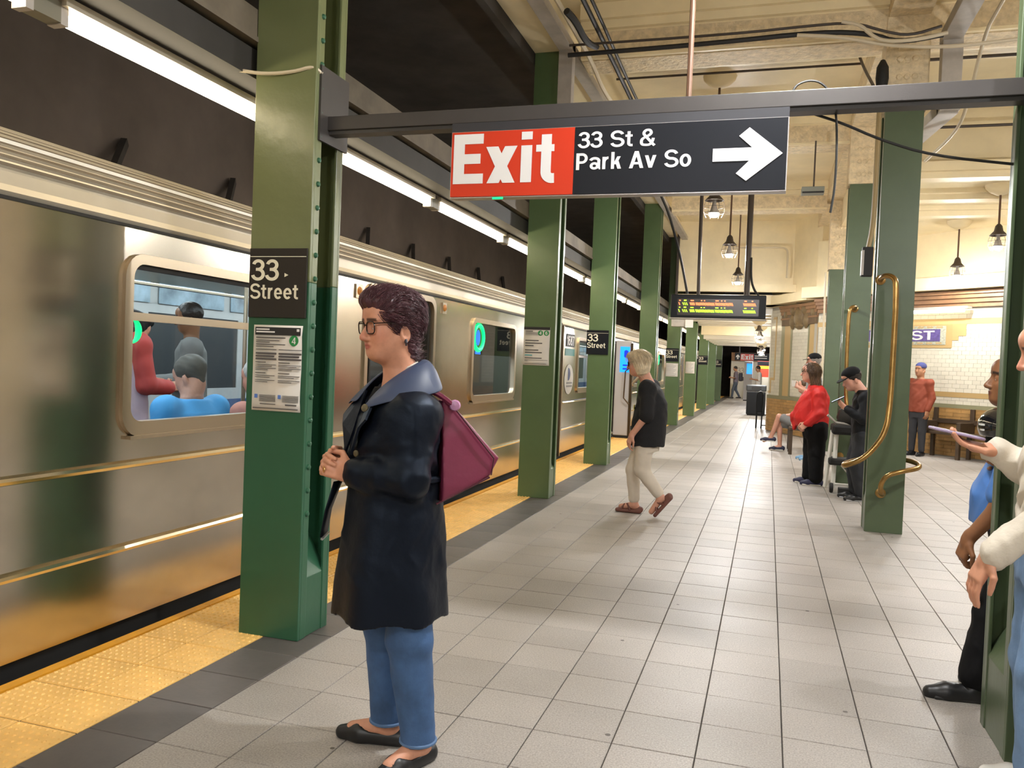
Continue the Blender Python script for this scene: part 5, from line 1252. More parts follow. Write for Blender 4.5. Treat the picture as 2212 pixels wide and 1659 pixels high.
# ---- woman in the dark coat (nearest)
D = dict(skin='light', detail=True, step=.008, hstep=.0036, handstep=.0042, hairstep=.0038,
    head=dict(c=(.035, .0, 1.512), yaw=8, pitch=5, s=.97), neck=(-.015, 0, 1.32),
    core=[(.6, -.03, 0, .10, .14), (.85, 0, 0, .12, .16), (1.05, 0, 0, .11, .14), (1.2, 0, 0, .10, .14), (1.29, -.01, 0, .07, .10), (1.34, -.01, 0, .05, .05)],
    arms=dict(L=dict(sh=(-.005, .145, 1.225), el=(.015, .195, 1.01), wr=(.168, .04, 1.012), hs=.95, hand=dict(d=(.80, -.55, .22), nrm=(.50, .80, .20), curl=.85, side=1, thumb=.6)),
              R=dict(sh=(-.005, -.145, 1.225), el=(.02, -.20, 1.01), wr=(.165, -.09, 1.02), hs=.95, hand=dict(d=(.80, .52, .25), nrm=(.5, -.80, .30), curl=.75, side=-1, thumb=.5))),
    legs=dict(L=dict(hip=(-.02, .075, .80), kn=(-.045, .095, .44), an=(-.085, .105, .085), toe=(.86, .35), foot=(.86, .35, 0)), R=dict(hip=(-.02, -.075, .80), kn=(-.025, -.09, .44), an=(-.045, -.09, .085), toe=(.76, -.62), foot=(.76, -.62, 0))),
    hair=('pixie', hair_p, .0035), strands=dict(flow=lambda q: (-1.0, .1*q[1], .55 if (q[0] > .0 and q[2] > .05) else -.45-1.2*max(0, -q[0]-.03)*8), n=3800, L=.040, lift=.010, r=.0013),
    bottom=dict(name='jeans', mat=denim, rows=[(.72, -.02, 0, .10, .13), (.95, 0, 0, .11, .14)], r=(.082, .080, .060), len=1.0, zclip=.078, fold=.010))
wm, hw = person((-1.231, 2.611, 0), -134, 'woman with short plum hair, glasses and long dark coat, standing beside the nearest column', D)
# coat
A_ = D['arms']; cs = folds(11, .022, 16, .40); cf = folds(4, .016, 34, 1.0)
def coat_disp(X, Y, Z):
    low = np.clip((Z-.56)/.12, 0, 1); arm = np.exp(-((Z-1.03)/.13)**2)
    return (cs(X, Y, Z)*.8+cf(X, Y, Z)*arm)*low+.007*np.sin(6*np.arctan2(Y, X+.02)+1.0)*np.clip((1.0-Z)/.4, 0, 1)
Q = [loft([(.512, -.005, 0, .192, .195), (.65, -.005, 0, .182, .190), (.80, -.01, 0, .172, .182), (.95, -.01, 0, .158, .172), (1.02, -.01, 0, .150, .168), (1.10, .0, 0, .152, .172), (1.19, -.005, 0, .138, .170), (1.25, -.01, 0, .112, .172), (1.285, -.018, 0, .092, .135), (1.31, -.02, 0, .080, .105), (1.335, -.03, 0, .072, .085)], .02, p=2.3)]
for s in 'LR':
    a = A_[s]; Q += [ell(v3(a['sh'])-[0, 0, .018], (.070, .060, .060), .09), cone(v3(a['sh'])-[0, 0, .02], a['el'], .072, .070, .07), cone(a['el'], lerp(a['el'], a['wr'], .5), .068, .062, .03), cone(lerp(a['el'], a['wr'], .5), lerp(a['el'], a['wr'], .90), .062, .054, .02), cone(lerp(a['el'], a['wr'], .66), lerp(a['el'], a['wr'], .78), .062, .061, .008)]
Q += [ell((.10, .0, 1.33), (.075, .055, .12), .02, 's'), ell((.0, 0, 1.365), (.070, .066, .08), .02, 's')]
coat = sdf_obj('coat', Q, wm, navy, .007, disp=coat_disp)
# top and collar
sdf_obj('blouse', [loft([(1.05, .02, 0, .10, .12), (1.18, .035, 0, .09, .11), (1.30, .015, 0, .062, .072)], .02)], wm, black_c, .01)
sdf_obj('undershirt_collar', [ell((-.035, .0, 1.368), (.058, .068, .030), .01), ell((-.0, 0, 1.395), (.058, .062, .06), .01, 's')], wm, white_c, .006)
def collar_piece(s):
    """collar that stands at the nape and folds out over the shoulder"""
    inn = [(-.085, .0, 1.395), (-.070, .045, 1.395), (-.03, .074, 1.380), (.03, .080, 1.345), (.085, .065, 1.300), (.120, .050, 1.252)]
    mid = [(-.108, .0, 1.402), (-.092, .066, 1.400), (-.04, .105, 1.384), (.03, .108, 1.348), (.092, .085, 1.288), (.132, .062, 1.240)]
    out = [(-.150, .0, 1.315), (-.140, .095, 1.300), (-.085, .172, 1.288), (.015, .188, 1.268), (.085, .150, 1.258), (.150, .090, 1.225)]
    mb = MB()
    for a, b, c in zip(inn, mid, out):
        for p in (a, b, lerp(b, c, .5)+v3((0, .006, .014)), c): mb.v.append((p[0], s*p[1], p[2]))
    for i in range(5):
        for j in range(3): q = (4*i+j, 4*i+j+1, 4*i+j+5, 4*i+j+4); mb.f.append(q if s > 0 else q[::-1])
    o = mb.build('collar', navy_in, wm, smooth=True, local=True); sd = o.modifiers.new('s', 'SOLIDIFY'); sd.thickness = .007; sd.offset = 0; ss = o.modifiers.new('u', 'SUBSURF'); ss.levels = ss.render_levels = 2
for s in (1, -1): collar_piece(s)
# lapels
for s in (1, -1):
    pts = [(.090, s*.055, 1.285), (.125, s*.100, 1.235), (.148, s*.118, 1.195), (.160, s*.085, 1.165), (.166, s*.030, 1.07), (.150, s*.015, 1.13), (.115, s*.030, 1.23)]
    mb = MB(); mb.v = pts; mb.f = [tuple(range(len(pts)))[::s]]; o = mb.build('lapel', navy, wm, local=True); sd = o.modifiers.new('s', 'SOLIDIFY'); sd.thickness = .008; sd.offset = 0
def button(p, n, r=.011, mat=gold):
    q = Vector(n).to_track_quat('Z', 'Y').to_matrix(); MB().lathe([(r, 0), (r, .004), (r*.5, .006), (0, .006)], c=p, n=12, mat=q).build('button', mat, wm, smooth=True, local=True)
horn = M('horn_button', (.10, .08, .04), .3)
button((.142, .088, 1.232), (.8, .6, .3), .013, horn); button((.160, .070, 1.08), (.95, .35, 0), .011, horn); button((.160, -.05, 1.08), (.95, -.3, 0), .011, horn)
MB().tube([hw.p((-.018, .080, -.050)), hw.p((-.018, .083, -.062))], .006, 8).tube([hw.p((-.018, .083, -.062)), hw.p((-.018, .083, -.072))], .0035, 6).build('earring', M('dark_earring', (.05, .05, .06), .3, .6), wm, local=True)
glasses(hw, wm, M('tortoise_frame', (.018, .010, .008), .2), r=.0024)
# ring, belt tail, cuff straps
wr = v3(A_['L']['wr']); 
MB().tube(arc(tuple(wr+v3((.080, -.040, .008))), .0095, 0, 2*PI, 12, 'yz'), .0016, 6).build('ring', gold, wm, local=True)
bl = MB(); bl.v = [(.150, -.10, .965), (.190, -.06, .965), (.205, -.10, .86), (.170, -.15, .86), (.217, -.11, .765), (.177, -.165, .775)]; bl.f = [(0, 1, 2, 3), (3, 2, 4, 5)]
o = bl.build('belt', navy, wm, smooth=True, local=True); sd = o.modifiers.new('s', 'SOLIDIFY'); sd.thickness = .006
bl = MB(); bl.v = [(.217, -.11, .765), (.177, -.165, .775), (.179, -.167, .768), (.219, -.112, .758)]; bl.f = [(0, 1, 2, 3)]; o = bl.build('belt_tip', M('belt_tip', (.5, .5, .5), .3, .8), wm, local=True); sd = o.modifiers.new('s', 'SOLIDIFY'); sd.thickness = .008
MB().tube([(-.10+.16*0, .0, 1.0)]+[(-.01+.156*math.cos(a), .172*math.sin(a), .985+.01*math.sin(a)) for a in np.linspace(-2.4, 2.4, 30)][1:], .012, 6).build('waist_belt', navy, wm, smooth=True, local=True)
cuff = lerp(A_['L']['el'], A_['L']['wr'], .84)
# ballet flats
for s in 'LR':
    a = v3(D['legs'][s]['an']); d = v3((*D['legs'][s]['toe'], 0)); d /= np.linalg.norm(d); b = np.array([a[0], a[1], 0])
    Q = [cone(b-d*.05+[0, 0, .028], b+d*.10+[0, 0, .026], .036, .040, .02), cone(b+d*.10+[0, 0, .026], b+d*.170+[0, 0, .022], .040, .026, .02), ell(b+d*.035+[0, 0, .060], (.075, .030, .035), .008, 's', np.stack([d, np.cross([0, 0, 1], d), v3((0, 0, 1))], 1))]
    o = sdf_obj('flat_shoe', Q, wm, black_s, .005, zclip=.0)
    mb = MB(); c = b+d*.135+[0, 0, .052]; sd_ = np.cross([0, 0, 1], d); mb.tube([c-sd_*.018, c+d*.008, c+sd_*.018, c-d*.006], .005, 6, closed=True); mb.build('shoe_bow', black_s, o, smooth=True, local=True)
for s in 'LR':
    lg_ = D['legs'][s]; c = v3(lg_['an'])+v3((0, 0, .003)); u_ = v3((1, 0, 0)); w_ = v3((0, 1, 0))
    MB().tube([c+(u_*math.cos(a)+w_*math.sin(a))*.0605 for a in np.linspace(0, 2*PI, 25)[:-1]], .006, 6, closed=True).build('jeans_hem', M('denim_hem', (.10, .18, .33), .8), wm, smooth=True, local=True)
# shoulder bag (carried: a thing of its own)
bag = thing('shoulder_bag', 'maroon leather tote bag hanging behind the woman in the dark coat', 'bag', (-1.231, 2.611, 0), math.radians(-134))
def bag_prims():
    pl = [(-.120, 1.265), (-.150, 1.262), (-.340, 1.065), (-.300, 1.000), (-.095, .905)]
    def fn(X, Y, Z):
        d = -9.; n = len(pl); c = np.mean(pl, 0)
        yy = Y-.10
        for i in range(n):
            a, b = np.array(pl[i]), np.array(pl[(i+1) % n]); e = b-a; nn = np.array([e[1], -e[0]])/np.hypot(*e)
            if nn @ (c-a) > 0: nn = -nn
            d = np.maximum(d, (X-a[0])*nn[0]+(Z-a[1])*nn[1])
        w = .030+.030*np.clip((1.22-Z)/.25, 0, 1)
        q = np.abs(yy)-w
        return np.sqrt(np.maximum(d+.012, 0)**2+np.maximum(q+.012, 0)**2)+np.minimum(np.maximum(d+.012, q+.012), 0)-.012
    return [Prim(fn, (-.36, .0, .89), (-.14, .20, 1.28), .02, 'u')]
o = sdf_obj('bag_body', bag_prims(), bag, maroon, .006, disp=folds(5, .006, 14))
MB().tube([(-.150, .140, 1.248), (-.308, .160, 1.065), (-.300, .160, 1.006)], .0028, 6).build('seam', M('maroon_seam', (.07, .010, .022), .5), bag, smooth=True, local=True)
MB().tube([(-.10, .15, .912), (-.296, .155, .998)], .004, 6).build('base_seam', M('maroon_seam', (.07, .01, .022), .5), bag, local=True)
MB().tube(smooth_path([(-.165, .13, 1.240), (-.125, .14, 1.268), (-.075, .142, 1.296), (-.02, .125, 1.295), (.0, .10, 1.24)], 2), .010, 6).build('strap', maroon, bag, smooth=True, local=True)
MB().lathe([(.0, .012), (.016, .009), (.02, 0)][::-1], c=(-.160, .140, 1.247), n=12, mat=Matrix.Rotation(-PI/2, 3, 'X') @ Matrix.Rotation(.5, 3, 'Y')).build('strap_tab', M('pink_tab', (.5, .25, .42), .3), bag, smooth=True, local=True)
# ---- grey-haired woman walking
knit = M('black_knit', (.007, .007, .009), .85, bump=(60, .3, .006))
D = dict(skin='pink', step=.009, hstep=.005, handstep=.0055, hairstep=.0055, detail=False,
    head=dict(c=(.115, 0, 1.452), yaw=0, pitch=8, s=.98), neck=(.03, 0, 1.29),
    core=[(.72, -.02, 0, .10, .14), (.9, -.03, 0, .12, .15), (1.1, -.04, 0, .11, .14), (1.22, -.01, 0, .10, .15), (1.29, .02, 0, .06, .09)],
    arms=dict(L=dict(sh=(-.01, .165, 1.215), el=(-.015, .205, .965), wr=(.115, .175, .775), hand=dict(d=(.35, -.05, -.95), nrm=(.75, .6, .3), curl=.55, side=-1)),
              R=dict(sh=(.0, -.165, 1.215), el=(-.02, -.205, .965), wr=(.10, -.19, .775), hand=dict(d=(.35, .05, -.95), nrm=(.75, -.6, .3), curl=.55, side=1))),
    legs=dict(R=dict(hip=(.03, -.08, .74), kn=(.13, -.085, .42), an=(.105, -.085, .095), toe=(1, -.1), foot=(1, -.1, 0)), L=dict(hip=(.01, .08, .74), kn=(.02, .085, .44), an=(-.165, .09, .205), foot=(.62, .0, -.78))),
    hair=('bob', hair_bl, .003), strands=dict(flow=lambda q: (-.25*(q[2] > .04)-.1, q[1]*3, -1), n=1100, L=.06, lift=.003, r=.0016),
    top=dict(name='cardigan', mat=knit, len=.52, sleeve=(.075, .065, .06), rows=[(.665, .0, 0, .165, .185), (.76, -.005, 0, .168, .185), (.92, -.02, 0, .165, .182), (1.08, -.035, 0, .145, .18), (1.2, -.01, 0, .115, .18), (1.27, .02, 0, .075, .12)], extra=[ell((.12, 0, 1.27), (.07, .05, .10), .02, 's')], fold=.014),
    bottom=dict(mat=M('cream_trousers', (.62, .55, .46), .8, noise=(6, .08)), rows=[(.62, -.01, 0, .11, .15), (.80, -.02, 0, .12, .15)], r=(.095, .072, .055), len=.93, fold=.009))
g, hg = person((-1.075, 7.84, 0), 180, 'woman with ash-blond bob, black cardigan and white trousers, walking left', D)
glasses(hg, g, black_p, dark=M('dark_lens', (.02, .01, .01), .1))
MB().tube([hg.p((.02+.055*math.cos(a), .062*math.sin(a), -.155-.045*math.cos(a))) for a in np.linspace(-1.9, 1.9, 14)], .008, 6).build('necklace', M('pearl', (.7, .55, .36), .3), g, smooth=True, local=True)
MB().lathe([(.0, .01), (.022, .007), (.026, 0)][::-1], c=(.118, .075, 1.03), n=12, mat=Matrix.Rotation(PI/2, 3, 'Y')).build('brooch', M('yellow_brooch', (.45, .40, .04), .4), g, local=True)
sand = M('brown_sandal', (.16, .06, .045), .55)
def sandal(an, d, parent, flat=True):
    d = v3(d); d /= np.linalg.norm(d); sd = v3((0, 1, 0)); up = np.cross(d, sd); up *= np.sign(up[2]) if flat else 1
    b = v3(an)+up*(-.075); R = np.stack([d, np.cross(up, d), up], 1)
    o = sdf_obj('sandal_sole', [rbox(b+d*.055, (.125, .043, .018), .015, R=R), cone(b-d*.03+up*.025, b-d*.06+up*.02, .03, .03, .02)], parent, sand, .007)
    mb = MB(); s2 = R[:, 1]
    for k in (-1, 1): mb.tube([b+d*.12+s2*.038*k+up*.01, b+d*.095+s2*.015*k+up*.055, b+d*.06-s2*.02*k+up*.065, b+d*.03-s2*.042*k+up*.01], .011, 6)
    mb.build('sandal_strap', sand, parent, smooth=True, local=True)
sandal((.105, -.085, .095), (1, -.1, 0), g); sandal((-.165, .09, .205), (.62, 0, -.78), g, False)

# ---- woman in red
red_c = M('red_blouse', (.55, .012, .010), .6, noise=(4, .1))
D = dict(skin='pink', step=.010, hstep=.006, handstep=.006, hairstep=.0065,
    head=dict(c=(.045, 0, 1.435), yaw=4, pitch=0, s=.98), neck=(-.01, 0, 1.27),
    core=[(.7, 0, 0, .12, .15), (.95, 0, 0, .14, .16), (1.2, -.02, 0, .12, .16), (1.27, -.02, 0, .07, .09)],
    arms=dict(L=dict(sh=(-.06, .19, 1.17), el=(-.07, .25, .93), wr=(.075, .23, .785), hand=dict(d=(.6, -.1, -.6), nrm=(.3, .9, .3), curl=.9, side=1)), R=dict(sh=(-.05, -.19, 1.17), el=(-.02, -.25, .93), wr=(.14, -.20, .80), hand=dict(d=(.6, .1, -.6), nrm=(.3, -.9, .3), curl=.9, side=-1))),
    legs=dict(L=dict(hip=(-.06, .09, .74), kn=(-.07, .10, .42), an=(-.08, .10, .085), toe=(1, .05)), R=dict(hip=(-.04, -.09, .74), kn=(-.03, -.10, .42), an=(-.01, -.11, .085), toe=(1, -.1))),
    hair=('long', hair_b, .005), strands=dict(flow=lambda q: (-.25, q[1]*2, -1), n=900, L=.07, lift=.010, r=.002),
    top=dict(name='blouse', mat=red_c, sleeve=(.085, .075, .055), len=.97, rows=[(.745, -.01, 0, .205, .20), (.85, .01, 0, .225, .21), (.98, .0, 0, .21, .21), (1.12, -.03, 0, .18, .21), (1.22, -.04, 0, .12, .18), (1.28, -.03, 0, .08, .11)], fold=.022, extra=[cone((.19, -.05, .86), (.20, -.02, .70), .07, .03, .05)]),
    bottom=dict(mat=black_c, rows=[(.60, -.055, 0, .15, .18), (.80, -.04, 0, .17, .19)], r=(.125, .105, .088), len=.97, fold=.012), shoes=M('navy_shoe', (.02, .02, .06), .6), sole=white_c)
r_, hr = person((.55, 11.2, 0), 182, 'woman in bright red blouse and black trousers with long brown hair, standing', D)
glasses(hr, r_, black_p, lens=False)

# ---- man in black cap reading a phone
D = dict(skin='pink', step=.010, hstep=.0055, handstep=.006, hairstep=.006,
    head=dict(c=(.150, 0, 1.375), yaw=12, pitch=24, s=1.0), neck=(.035, 0, 1.245),
    core=[(.7, 0, 0, .10, .13), (.95, 0, 0, .11, .14), (1.15, 0, 0, .11, .16), (1.24, .02, 0, .07, .09)],
    arms=dict(L=dict(sh=(.0, .17, 1.165), el=(.035, .22, .935), wr=(.215, .12, 1.045), hand=dict(d=(.6, -.35, .55), nrm=(.3, .6, -.7), curl=.6, side=-1)), R=dict(sh=(.0, -.17, 1.165), el=(-.07, -.23, .95), wr=(-.03, -.24, .76), hand=dict(d=(.2, 0, -1), nrm=(.3, -.9, .0), curl=.4, side=1))),
    legs=dict(L=dict(hip=(.0, .085, .72), kn=(.06, .09, .40), an=(.0, .10, .085), toe=(1, .15)), R=dict(hip=(.0, -.085, .72), kn=(.07, -.09, .40), an=(.03, -.10, .085), toe=(1, -.1))),
    hair=('short', hair_d, .002),
    top=dict(name='jacket', mat=M('black_uniform', (.008, .009, .012), .7, spec=.25), sleeve=(.075, .064, .05), len=.92, rows=[(.72, -.01, 0, .125, .165), (.85, .0, 0, .125, .16), (1.0, .0, 0, .125, .17), (1.14, .0, 0, .125, .18), (1.21, .015, 0, .09, .13), (1.26, .03, 0, .062, .075)], fold=.014),
    bottom=dict(mat=M('dark_trousers', (.014, .016, .021), .75), rows=[(.60, .0, 0, .11, .15), (.76, .0, 0, .12, .155)], r=(.10, .085, .072), len=.96, fold=.012), shoes=black_s, sole=M('grey_sole', (.35, .35, .36), .6))
cp, hc_ = person((1.05, 10.1, 0), 184, 'man in black cap and black jacket with white arm patch, reading a phone', D)
cap(hc_, cp, black_c)
MB().box(-.012, .012, -.002, .002, -.022, .022, Matrix.Translation((.02, .248, 1.11))).build('arm_patch', white_c, cp, local=True)
ph = thing('phone', 'small phone with lit screen held by the man in black cap', 'phone', (.77, 9.98, 1.13))
MB().box(-.04, .04, -.075, .075, -.005, .005, Matrix.Translation((.765, 10.0, 1.135)) @ Matrix.Rotation(-.5, 4, 'Y') @ Matrix.Rotation(1.4, 4, 'Z')).build('phone_body', dark_rub, ph)
MB().box(-.036, .036, -.07, .07, .005, .006, Matrix.Translation((.765, 10.0, 1.135)) @ Matrix.Rotation(-.5, 4, 'Y') @ Matrix.Rotation(1.4, 4, 'Z')).build('phone_screen', M('phone_glow', (.5, .6, .8), .3, emit=((.6, .75, 1), 1.2)), ph)
MB().tube(arc((.205, .125, 1.03), .030, 0, 2*PI, 12, 'xy'), .007, 6).build('bracelet', M('pale_band', (.6, .5, .4), .4), cp, local=True)

# ---- man in cap with a cup behind the woman in red, and seated person with crossed bare legs
D = dict(skin='pink', step=.013, hstep=.009, handstep=.010, hairstep=.009,
    head=dict(c=(.03, 0, 1.63), s=1.0), neck=(0, 0, 1.46), core=[(.9, 0, 0, .10, .13), (1.3, 0, 0, .10, .15), (1.45, 0, 0, .06, .08)],
    arms=dict(L=dict(sh=(0, .18, 1.38), el=(.05, .23, 1.10), wr=(.26, .10, 1.20), hand=dict(d=(.7, -.4, .5), nrm=(.2, .8, 0), curl=.8, side=1)), R=dict(sh=(0, -.18, 1.38), el=(-.02, -.23, 1.08), wr=(.10, -.2, .88), hand=dict(d=(.3, 0, -1), nrm=(.3, -.9, 0), curl=.4, side=-1))),
    legs=dict(L=dict(hip=(0, .09, .86), kn=(.02, .09, .47), an=(0, .09, .085), toe=(1, .1)), R=dict(hip=(0, -.09, .86), kn=(.03, -.09, .47), an=(.04, -.10, .085), toe=(1, -.1))),
    hair=('short', hair_g, .002), top=dict(name='shirt', mat=M('grey_shirt', (.25, .25, .24), .8), sleeve=(.075, .06, .05), len=.45, rows=[(.85, 0, 0, .13, .165), (1.1, 0, 0, .135, .17), (1.35, 0, 0, .12, .18), (1.44, 0, 0, .07, .10)]),
    bottom=dict(mat=M('khaki', (.30, .25, .17), .8), rows=[(.75, 0, 0, .11, .15), (.9, 0, 0, .12, .155)], len=.95), shoes=M('light_blue_shoe', (.16, .32, .50), .6), sole=white_c)
mc, hm = person((.72, 14.3, 0), 182, 'man in black visor cap and grey shirt holding a cup, behind the woman in red', D)
cap(hm, mc, black_c, step=.01)
o = MB().lathe([(.028, 0), (.036, .10), (.034, .10), (.026, .006)], c=(.40, 14.21, 1.20), n=12).build('paper_cup', white_c, None, smooth=True); tag(o, 'white paper cup held by the man in visor cap', 'cup')
D = dict(skin='pink', step=.014, hstep=.010, handstep=.011, hairstep=.010,
    head=dict(c=(.0, 0, 1.20), s=1.0), neck=(-.04, 0, 1.03), core=[(.42, -.02, 0, .12, .15), (.7, -.03, 0, .10, .13), (.95, -.04, 0, .09, .15), (1.03, -.04, 0, .06, .08)],
    arms=dict(L=dict(sh=(-.04, .17, .96), el=(.0, .2, .72), wr=(.2, .08, .66), hand=dict(d=(.8, -.4, 0), nrm=(0, .3, 1), curl=.5, side=1)), R=dict(sh=(-.04, -.17, .96), el=(.0, -.2, .72), wr=(.2, -.08, .66), hand=dict(d=(.8, .4, 0), nrm=(0, -.3, 1), curl=.5, side=-1))),
    legs=dict(L=dict(hip=(.0, .09, .47), kn=(.40, .02, .62), an=(.52, -.06, .24), foot=(.9, 0, -.3), toe=(1, 0)), R=dict(hip=(.0, -.09, .47), kn=(.38, -.06, .50), an=(.36, -.06, .085), foot=(1, 0, 0), toe=(1, 0))),
    hair=('short', hair_b, .003), top=dict(name='shirt', mat=M('dark_red_shirt', (.12, .02, .025), .8), sleeve=(.07, .055, .05), len=.45, rows=[(.44, -.02, 0, .14, .16), (.7, -.03, 0, .12, .15), (.92, -.04, 0, .11, .17), (1.01, -.04, 0, .07, .10)]),
    bottom=dict(name='shorts', mat=M('grey_shorts', (.2, .2, .2), .8), rows=[(.40, 0, 0, .14, .17), (.52, 0, 0, .14, .17)], r=(.10, .085, .05), len=.40), shoes=M('navy_slip_on', (.02, .022, .055), .6), sole=white_c)
person((.62, 15.8, 0), 184, 'seated person with crossed bare legs and navy shoes, mostly hidden behind woman in red', D)
bench((.85, 16.3), (.85, 15.1), 'short dark bench holding the seated person with crossed bare legs', back=False)
# ---- man in rust jacket by the wall
D = dict(skin='tan', step=.014, hstep=.010, handstep=.012, head=dict(c=(.02, 0, 1.58), s=1.0), neck=(0, 0, 1.42), core=[(.85, 0, 0, .10, .13), (1.25, 0, 0, .10, .15), (1.41, 0, 0, .06, .08)],
    arms=dict(L=dict(sh=(0, .18, 1.34), el=(-.03, .22, 1.06), wr=(.05, .20, .83), hand=dict(d=(.2, 0, -1), nrm=(.3, .9, 0), curl=.4, side=-1)), R=dict(sh=(0, -.18, 1.34), el=(-.03, -.22, 1.06), wr=(.05, -.20, .83), hand=dict(d=(.2, 0, -1), nrm=(.3, -.9, 0), curl=.4, side=1))),
    legs=dict(L=dict(hip=(0, .09, .83), kn=(.01, .09, .45), an=(0, .09, .085), toe=(1, .2)), R=dict(hip=(0, -.09, .83), kn=(.02, -.09, .45), an=(.02, -.10, .085), toe=(1, -.2))),
    top=dict(name='jacket', mat=M('rust_jacket', (.24, .045, .018), .7), sleeve=(.075, .065, .055), len=.95, rows=[(.80, 0, 0, .14, .175), (1.1, 0, 0, .14, .18), (1.32, 0, 0, .12, .18), (1.41, 0, 0, .075, .10)], fold=.016),
    bottom=dict(mat=M('charcoal_trousers', (.03, .03, .035), .8), rows=[(.70, 0, 0, .11, .15), (.86, 0, 0, .12, .155)], len=.96), shoes=black_s)
mo, ho = person((2.66, 16.6, 0), 225, 'man in rust red jacket and blue knit cap, standing by the tiled wall', D)
cap(ho, mo, M('blue_cap', (.05, .06, .20), .8), bill=False, step=.01)
# ---- person in blue shirt with helmet, leaning on the near right column
sc = .97
D = dict(skin='brown', detail=True, step=.009, hstep=.0045, handstep=.005, hairstep=.005,
    head=dict(c=(.02, 0, 1.415), yaw=0, pitch=-4, s=.98), neck=(-.06, 0, 1.25), core=[(.70, -.06, 0, .11, .14), (.95, -.08, 0, .11, .14), (1.15, -.09, 0, .10, .15), (1.24, -.07, 0, .06, .08)],
    arms=dict(L=dict(sh=(.03, .17, 1.13), el=(.105, .20, .87), wr=(.205, .15, .715), hand=dict(d=(.25, -.15, -.95), nrm=(.95, .25, .2), curl=.85, side=-1)), R=dict(sh=(-.06, -.17, 1.145), el=(-.02, -.22, .93), wr=(.06, -.02, 1.06), hand=dict(d=(.5, .75, .2), nrm=(.6, -.5, .3), curl=.6, side=1))),
    legs=dict(L=dict(hip=(-.06, .085, .72), kn=(.07, .10, .38), an=(.14, .11, .085), toe=(1, .08)), R=dict(hip=(-.06, -.085, .72), kn=(-.04, -.10, .38), an=(-.06, -.11, .085), toe=(1, -.1))),
    hair=('short', hair_d, .003), top=dict(name='shirt', mat=M('blue_shirt', (.07, .20, .55), .6, noise=(6, .08)), sleeve=(.078, .066, .05), len=.40, rows=[(.755, .02, 0, .145, .17), (.90, .015, 0, .15, .165), (1.05, -.03, 0, .13, .165), (1.17, -.07, 0, .11, .17), (1.235, -.07, 0, .075, .11)], fold=.018),
    bottom=dict(mat=black_c, rows=[(.62, -.05, 0, .12, .155), (.78, -.04, 0, .13, .16)], r=(.105, .088, .075), len=.95, fold=.016), shoes=black_s, sole=M('dark_sole', (.02, .02, .02), .6), shoe_s=1.08)
bp_, hb_ = person((1.06, 4.15, 0), 182, 'person in bright blue shirt and black trousers leaning on the near right column', D)
hel = thing('bike_helmet', 'shiny black helmet held at the chest of the person in blue shirt', 'helmet', (.97, 4.0, 1.18))
sdf_obj('shell', [ell((0, 0, .03), (.095, .12, .085), .02), ell((0, 0, -.06), (.12, .14, .06), .01, 's')], hel, M('gloss_black', (.008, .008, .010), .10, coat=1), .007)
sdf_obj('padding', [ell((.015, 0, -.03), (.078, .10, .05), .02)], hel, black_c, .009)
hb2 = MB()
for k in range(2): hb2.box(-.098+.006*k, -.085, -.075, -.03, .035-.022*k, .042-.022*k)
hb2.build('white_marks', white_l, hel, local=True, kind='stuff')
# ---- person in cream sweater with phone, cut by the right edge
D = dict(skin='light', detail=True, step=.008, hstep=.0045, handstep=.0045, hairstep=.006,
    head=dict(c=(.035, 0, 1.515), yaw=0, pitch=14, s=.98), neck=(-.04, 0, 1.36), core=[(.8, -.02, 0, .10, .13), (1.05, -.02, 0, .10, .13), (1.27, -.03, 0, .09, .14), (1.35, -.03, 0, .05, .07)],
    arms=dict(R=dict(sh=(-.02, -.16, 1.265), el=(-.04, -.20, 1.05), wr=(.165, -.12, 1.160), hand=dict(d=(.95, .12, .16), nrm=(.1, -.2, -1), curl=.35, side=1, thumb=.3)),
              L=dict(sh=(-.03, .16, 1.265), el=(.02, .20, 1.04), wr=(.225, .19, .845), hand=dict(d=(.42, .0, -.90), nrm=(.85, .30, .35), curl=.30, side=-1))),
    legs=dict(L=dict(hip=(-.02, .085, .84), kn=(.02, .09, .46), an=(.02, .10, .085), toe=(1, .1)), R=dict(hip=(-.02, -.085, .84), kn=(.0, -.09, .46), an=(-.03, -.10, .085), toe=(1, -.1))),
    hair=('very_long', hair_b, .005), top=dict(name='sweater', mat=M('cream_sweater', (.66, .60, .50), .85, bump=(40, .3, .01)), sleeve=(.075, .068, .052), len=.97, rows=[(.86, -.02, 0, .135, .165), (1.0, -.02, 0, .13, .16), (1.15, -.02, 0, .125, .165), (1.27, -.03, 0, .105, .17), (1.335, -.03, 0, .07, .10)], fold=.022, fs=26),
    bottom=dict(name='jeans', mat=denim_l, rows=[(.74, -.02, 0, .12, .155), (.90, -.02, 0, .12, .16)], r=(.105, .090, .085), len=.95, fold=.012), shoes=M('white_sneaker', (.70, .67, .62), .6), sole=M('gum_sole', (.45, .25, .10), .6))
cpn, hcp = person((.93, 3.13, 0), 178, 'person in cream sweater and light jeans with long brown hair, cut by the right edge', D)
pm = Matrix.Translation((.645, 3.25, 1.215)) @ Matrix.Rotation(.18, 4, 'Y') @ Matrix.Rotation(.10, 4, 'Z')
p2_ = thing('phone', 'large phone held flat by the person in cream sweater', 'phone', (.645, 3.25, 1.21))
MB().box(-.085, .085, -.04, .04, -.005, .005, pm).build('phone_body', M('lilac_case', (.35, .27, .42), .4), p2_, bevel=.004)
MB().box(-.078, .078, -.036, .036, .005, .006, pm).build('phone_screen', M('screen_dim', (.35, .36, .42), .15), p2_)
cf_ = v3((.235, -.13, 1.155)); 
